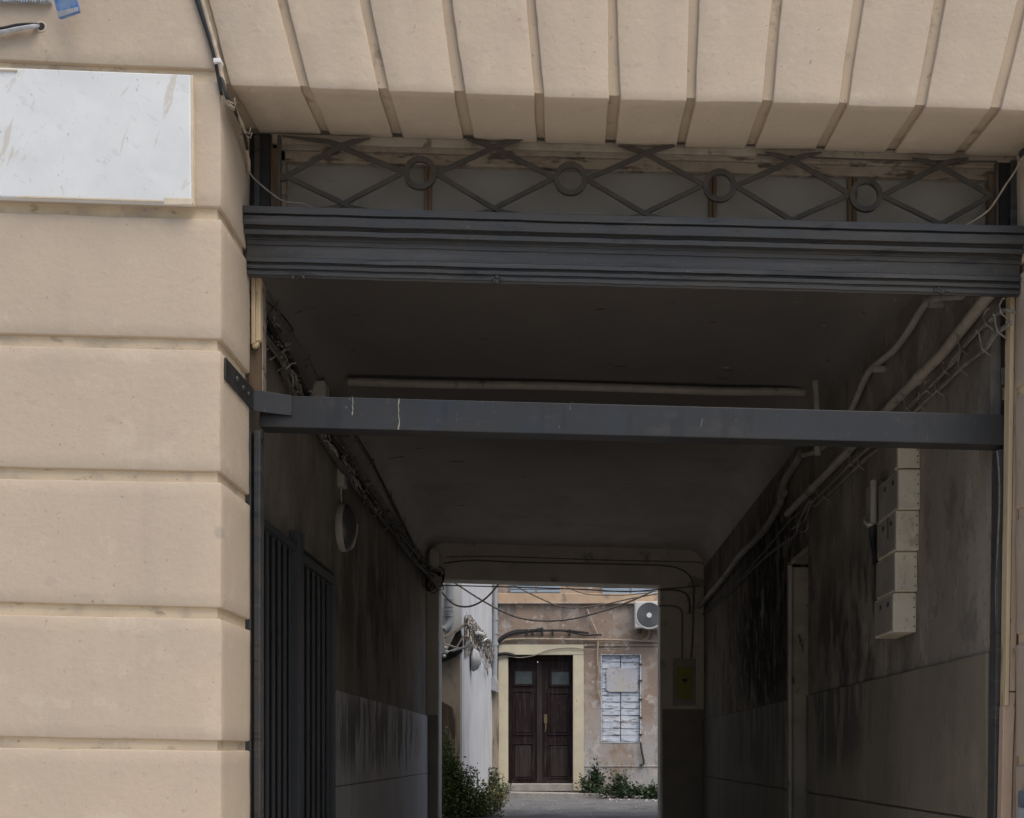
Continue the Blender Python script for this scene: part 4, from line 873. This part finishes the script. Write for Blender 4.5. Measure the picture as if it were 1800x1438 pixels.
# downpipes
dp = thing('downpipe', 'grey plastic downpipe with a bend beside the beige wall', 'downpipe', U(790,1100,WY0-.1))
MB().tube([U(790.5,960,WY0-.09),U(790.5,1052,WY0-.09)], .056, 14).build('pipe', M['grey_pvc'], dp, smooth=True)
MB().tube([U(788.5,1052,WY0-.1),U(788.5,1080,WY0-.1)], .066, 14).build('socket', M['grey_pvc'], dp, smooth=True)
for v in (1053,1066,1073,1082): MB().tube([U(788.5,v,WY0-.1),U(788.5,v+2,WY0-.1)], .072, 14).build('collar', M['grey_pvc'], dp, smooth=True)
MB().tube(smooth_path([U(789,1080,WY0-.1),U(790,1092,WY0-.1),U(787,1102,WY0-.12),U(781,1108,WY0-.14)]), .06, 14).build('bend', M['grey_pvc'], dp, smooth=True)
dp2 = thing('downpipe', 'grey downpipe in the corner left of the courtyard door', 'downpipe', B(871,1200,-.2))
MB().tube([B(871,960,-.15),B(871,1085,-.15)], .045, 12).build('pipe', M['grey_pvc'], dp2, smooth=True)
MB().tube([B(870.5,1084,-.15),B(869.5,1205,-.16)], .052, 12).build('pipe', M['grey_pvc'], dp2, smooth=True)
for v in (1086,1110,1130): MB().tube([B(871,v,-.15),B(871,v+5,-.15)], .06, 12).build('collar', M['grey_pvc'], dp2, smooth=True)
tag(MB().prism([B(861,1196,-.4),B(868,1187,-.4),B(875,1197,-.4),B(875,1217,-.4),B(862,1213,-.4)], (0,.24,0)).build('gutter_box', M['grey_tin'], bevel=.01), 'grey metal hopper box at the foot of the corner downpipe', 'hopper')
MB().box(B(862,0).x, B(877,0).x, BY-.12, BY-.004, .6, B(0,1215).z).build('corner_plinth', M['stained'], bld, bevel=.01)
# lamp on white wall (half-dome)
def WX(u, v, off=.0):        # point on the white wall seen at pixel u, v
    lo, hi = WY0, BY
    for _ in range(40):
        mid = (lo+hi)/2; x = WX0 + (WX1-WX0)*(mid-WY0)/(BY-WY0) + off
        if VPX + x*F/(mid+D0) < u: lo = mid
        else: hi = mid
    return Vector((x, mid, EYE + (VPY-v)*(mid+D0)/F))
c = WX(829,1160,.02)
wlm = thing('wall_lamp', 'grey half round lamp on the white courtyard wall', 'lamp', c)
MB().lathe(c, (1,0,0), [(.0,0),(.17,0),(.19,.03),(.15,.10),(.07,.14),(0,.15)], 24).build('shade', M['grey_tin'], wlm, smooth=True)
# ruined plaster and loose wires running along the white wall
db = thing('broken_conduit', 'crumbling plaster and torn wires along the white courtyard wall', 'damaged plaster', WX(845,1110))
rg = random.Random(21)
b = MB()
for k in range(900):
    t = rg.random(); u = 817 + 52*t; v = 1080 + 58*t + rg.uniform(0, 34 + 14*math.sin(t*6)) * (1-.3*t)
    if rg.random() < .2: v -= rg.uniform(0,8)
    c = WX(u, v, rg.uniform(.015,.05)); s_ = rg.uniform(.008,.040)
    a = [c + Vector((rg.uniform(-.5,1)*s_, rg.uniform(-1,1)*s_*1.6, rg.uniform(-1,1)*s_)) for _ in range(4)]
    b.add(a, [(0,1,2),(0,2,3),(0,3,1),(1,3,2)])
b.build('rubble', M['debris'], db)['kind'] = 'stuff'
outline = [(816,1084),(824,1079),(834,1092),(845,1107),(856,1122),(867,1136),(866.5,1160),(860,1166),(853,1150),(843,1136),(832,1128),(824,1150),(816,1156)]
pp = [WX(u, v, .003) for u, v in outline]; MB().prism(pp, (.022, 0, 0)).build('broken_plaster', M['debris'], db, bevel=.008)
for k in range(14):
    u = rg.uniform(818,862); v = 1085 + (u-818)*1.1 + rg.uniform(0,20)
    pts = [WX(u,v,.05)]
    for q in range(4): 
        u += rg.uniform(-3,6); v += rg.uniform(3,16); u = min(max(u,814),866); pts.append(WX(u,v,.03+rg.random()*.06))
    MB().tube(smooth_path(pts,4), rg.choice((.006,.009,.012)), 5).build('wire', M[rg.choice(('tie','cable','debris','cable_tan'))], db, smooth=True)
MB().tube(smooth_path([WX(848,1132,.05),WX(853,1124,.1),WX(860,1123,.1),WX(864,1132,.06)]), .012, 6).build('wire', M['plastic'], db, smooth=True)
MB().tube(smooth_path([WX(838,1112,.09),WX(850,1115,.09)]), .03, 6).build('fallen_board', M['plastic'], db)
MB().tube(smooth_path([WX(855,1150,.04),WX(862,1160,.05),WX(862,1172,.05),WX(858,1170,.05)]), .010, 6).build('wire', M['tie'], db, smooth=True)
# dark tarp shelf and cables in front of the stub wall
tp = thing('tarp_shelf', 'sagging black tarp and pale cables over the beige wall end', 'tarp', U(796,1140,WY0-.15))
P = [(770,1166),(778,1162),(790,1158),(800,1153),(812,1144),(812.5,1126),(809,1104),(802,1110),(796,1122),(788,1140),(780,1148),(770,1150)]
MB().prism([U(u,v,WY0-.14) for u,v in P], (0,.16,0)).build('sheet', M['tarp'], tp, bevel=.01)
for (pts, rd, mm) in (([(776,1096),(779,1120),(782,1138),(785,1140)],.014,'tie'),([(778,1122),(790,1117),(803,1110),(816,1100)],.012,'tie'),([(779,1119),(792,1114),(812,1100),(818,1097)],.010,'tie'),([(782,1132),(792,1135),(802,1137),(810,1126),(815,1118)],.012,'tie'),([(794,1145),(806,1141),(818,1138),(824,1133)],.018,'grey_tin'),([(783,1146),(795,1143),(806,1137)],.010,'plastic'),([(778,1124),(782,1128),(786,1118),(794,1110)],.009,'tie')):
    MB().tube(smooth_path([U(u,v,WY0-.17) for u,v in pts],5), rd, 6).build('cable', M[mm], tp, smooth=True)
for (u,v) in ((784,1139),(785,1146),(781,1153)):
    c = U(u,v,WY0-.18); MB().lathe(c,(0,-1,0),[(0.03,0),(.028,.02),(0,.03)],10).build('knob', M['plastic'], tp, smooth=True)

# ------------------------------------------------------------------ plants, litter
def leaves(b, c, n, spread, size, rg, droop=.3):
    for _ in range(n):
        p = c + Vector((rg.gauss(0,spread[0]), rg.gauss(0,spread[1]), rg.gauss(0,spread[2])))
        t = Vector((rg.uniform(-1,1), rg.uniform(-1,1), rg.uniform(-droop,.9))).normalized(); s_ = size*rg.uniform(.6,1.3)
        n_ = t.orthogonal().normalized(); q = t.cross(n_); a = rg.uniform(0,6.28); n2 = n_*math.cos(a)+q*math.sin(a)
        b.add([p, p+t*s_*.5+n2*s_*.22, p+t*s_, p+t*s_*.5-n2*s_*.22], [(0,1,2,3)])
def plant(name, label, spots, size, mleaf, seed, nstem=10, group=None):
    rg = random.Random(seed); base = spots[0][0].copy(); base.z = floor_z(base.y)
    t = thing(name, label, 'plant', base, group); b = MB(); s_ = MB()
    for (c, n, sp) in spots:
        leaves(b, c, n, sp, size, rg)
        for k in range(nstem):
            e = c + Vector((rg.gauss(0,sp[0]), rg.gauss(0,sp[1]), abs(rg.gauss(0,sp[2]))*1.4)); g = Vector((c.x+rg.uniform(-.08,.08), c.y+rg.uniform(-.05,.05), floor_z(c.y)))
            s_.tube([g, (g+e)/2+Vector((rg.uniform(-.04,.04),0,.04)), e], [.007,.005,.003], 4)
            for q in range(6):
                leaves(b, g.lerp(e, rg.uniform(.5,1.02)), 2, (.02,.02,.02), size, rg)
    b.build('foliage', M[mleaf], t)['kind'] = 'stuff'; s_.build('stems', M['stem'], t)
    return t
YS = 11.7
def PS(u, v, y=YS): return U(u, v, y)
plant('leafy_shrub', 'bushy green shrub at the left jamb of the courtyard opening', [
    (PS(795,1425),1300,(.16,.16,.14)),(PS(830,1425),1200,(.18,.16,.13)),(PS(800,1390),1000,(.12,.13,.14)),(PS(835,1395),500,(.13,.13,.10)),(PS(792,1365),300,(.07,.09,.12)),(PS(850,1432),500,(.12,.13,.09)),(PS(790,1345),380,(.06,.08,.12)),(PS(785,1315),140,(.04,.06,.09)),(PS(812,1365),260,(.08,.08,.10)),(PS(845,1405,12.3),260,(.14,.1,.06)),(PS(815,1460),900,(.25,.16,.10))], .05, 'leaf', 31, 12)
plant('dry_weeds', 'dry straw coloured weeds behind the green shrub', [(PS(866,1400,14.2),140,(.12,.12,.12)),(PS(875,1408,13.4),120,(.09,.09,.07))], .05, 'straw', 32, 14)
plant('small_shrub', 'small dark shrub left of the door step', [(PS(866,1376,17.3),380,(.10,.1,.13)),(PS(876,1388,17.2),240,(.11,.08,.05))], .06, 'leaf_dark', 33, 8, None)
plant('weed_clump', 'spiky dark weed clump right of the cream door surround', [(PS(1034,1384,17.75),300,(.12,.08,.09)),(PS(1048,1376,17.75),330,(.09,.07,.13)),(PS(1046,1364,17.8),90,(.04,.05,.1))], .075, 'leaf_dark', 34, 10, 'weed clumps along the house wall')
plant('weed_clump', 'tallest weed clump under the shuttered window', [(PS(1092,1380,17.6),330,(.10,.09,.12)),(PS(1085,1394,17.5),420,(.2,.1,.05)),(PS(1108,1392,17.6),300,(.13,.09,.06))], .075, 'leaf_dark', 35, 10, 'weed clumps along the house wall')
plant('weed_clump', 'low weed clump at the right end of the house wall', [(PS(1138,1394,17.5),300,(.14,.09,.07)),(PS(1150,1399,17.4),260,(.11,.09,.05))], .075, 'leaf_dark', 36, 10, 'weed clumps along the house wall')
tall = MB(); 
tall.tube([PS(838,1400,14.5),PS(839,1370,14.5),PS(838,1352,14.5)], .006, 4)
tag(tall.build('dry_stalk', M['stem']), 'single dry stalk standing before the white wall', 'stalk')
rg = random.Random(61)
def litter(name, label, n, u0, u1, v0, v1, s):
    b = MB()
    for _ in range(n):
        v = rg.uniform(v0,v1); u = rg.uniform(u0,u1)
        y = 12.0
        for _i in range(30):                      # where this ray meets the courtyard ground
            y = (EYE-floor_z(y))*F/(v-VPY) - D0
            y = min(max(y, 11.2), 17.9)
        c = U(u, v, y); c.z = floor_z(y)+.012
        a = [c + Vector((rg.uniform(-1,1)*s, rg.uniform(-1,1)*s*2, rg.uniform(-.2,.5)*s)) for _ in range(4)]
        b.add(a, [(0,1,2),(0,2,3),(0,3,1),(1,3,2)])
    o = b.build(name, M['paper']); tag(o, label, None, kind='stuff')
litter('litter', 'scraps of pale plaster by the low kerb', 24, 872, 912, 1398, 1404, .035)
litter('litter', 'pale scraps strewn below the weeds on the right', 70, 1068, 1154, 1397, 1410, .035)
litter('gravel', 'loose grey stones on the courtyard asphalt', 160, 850, 1156, 1400, 1437, .016)
# latch on the right reveal
lt = thing('gate_latch', 'blue grey metal latch on the right reveal near the bottom', 'latch', U(1791,1410,.3))
a, c = UX(1797,1392,XR-.02), UX(1786,1440,XR-.02)
MB().box(XR-.022, XR+.002, .05, c.y-.02, EYE+(VPY-1418)*4.85/F, EYE+(VPY-1390)*4.85/F).build('plate', M['latch'], lt, bevel=.004)
MB().box(XR-.03, XR+.002, .05, c.y-.03, EYE+(VPY-1460)*4.85/F, EYE+(VPY-1419)*4.85/F).build('keeper', M['grey_tin'], lt, bevel=.004)
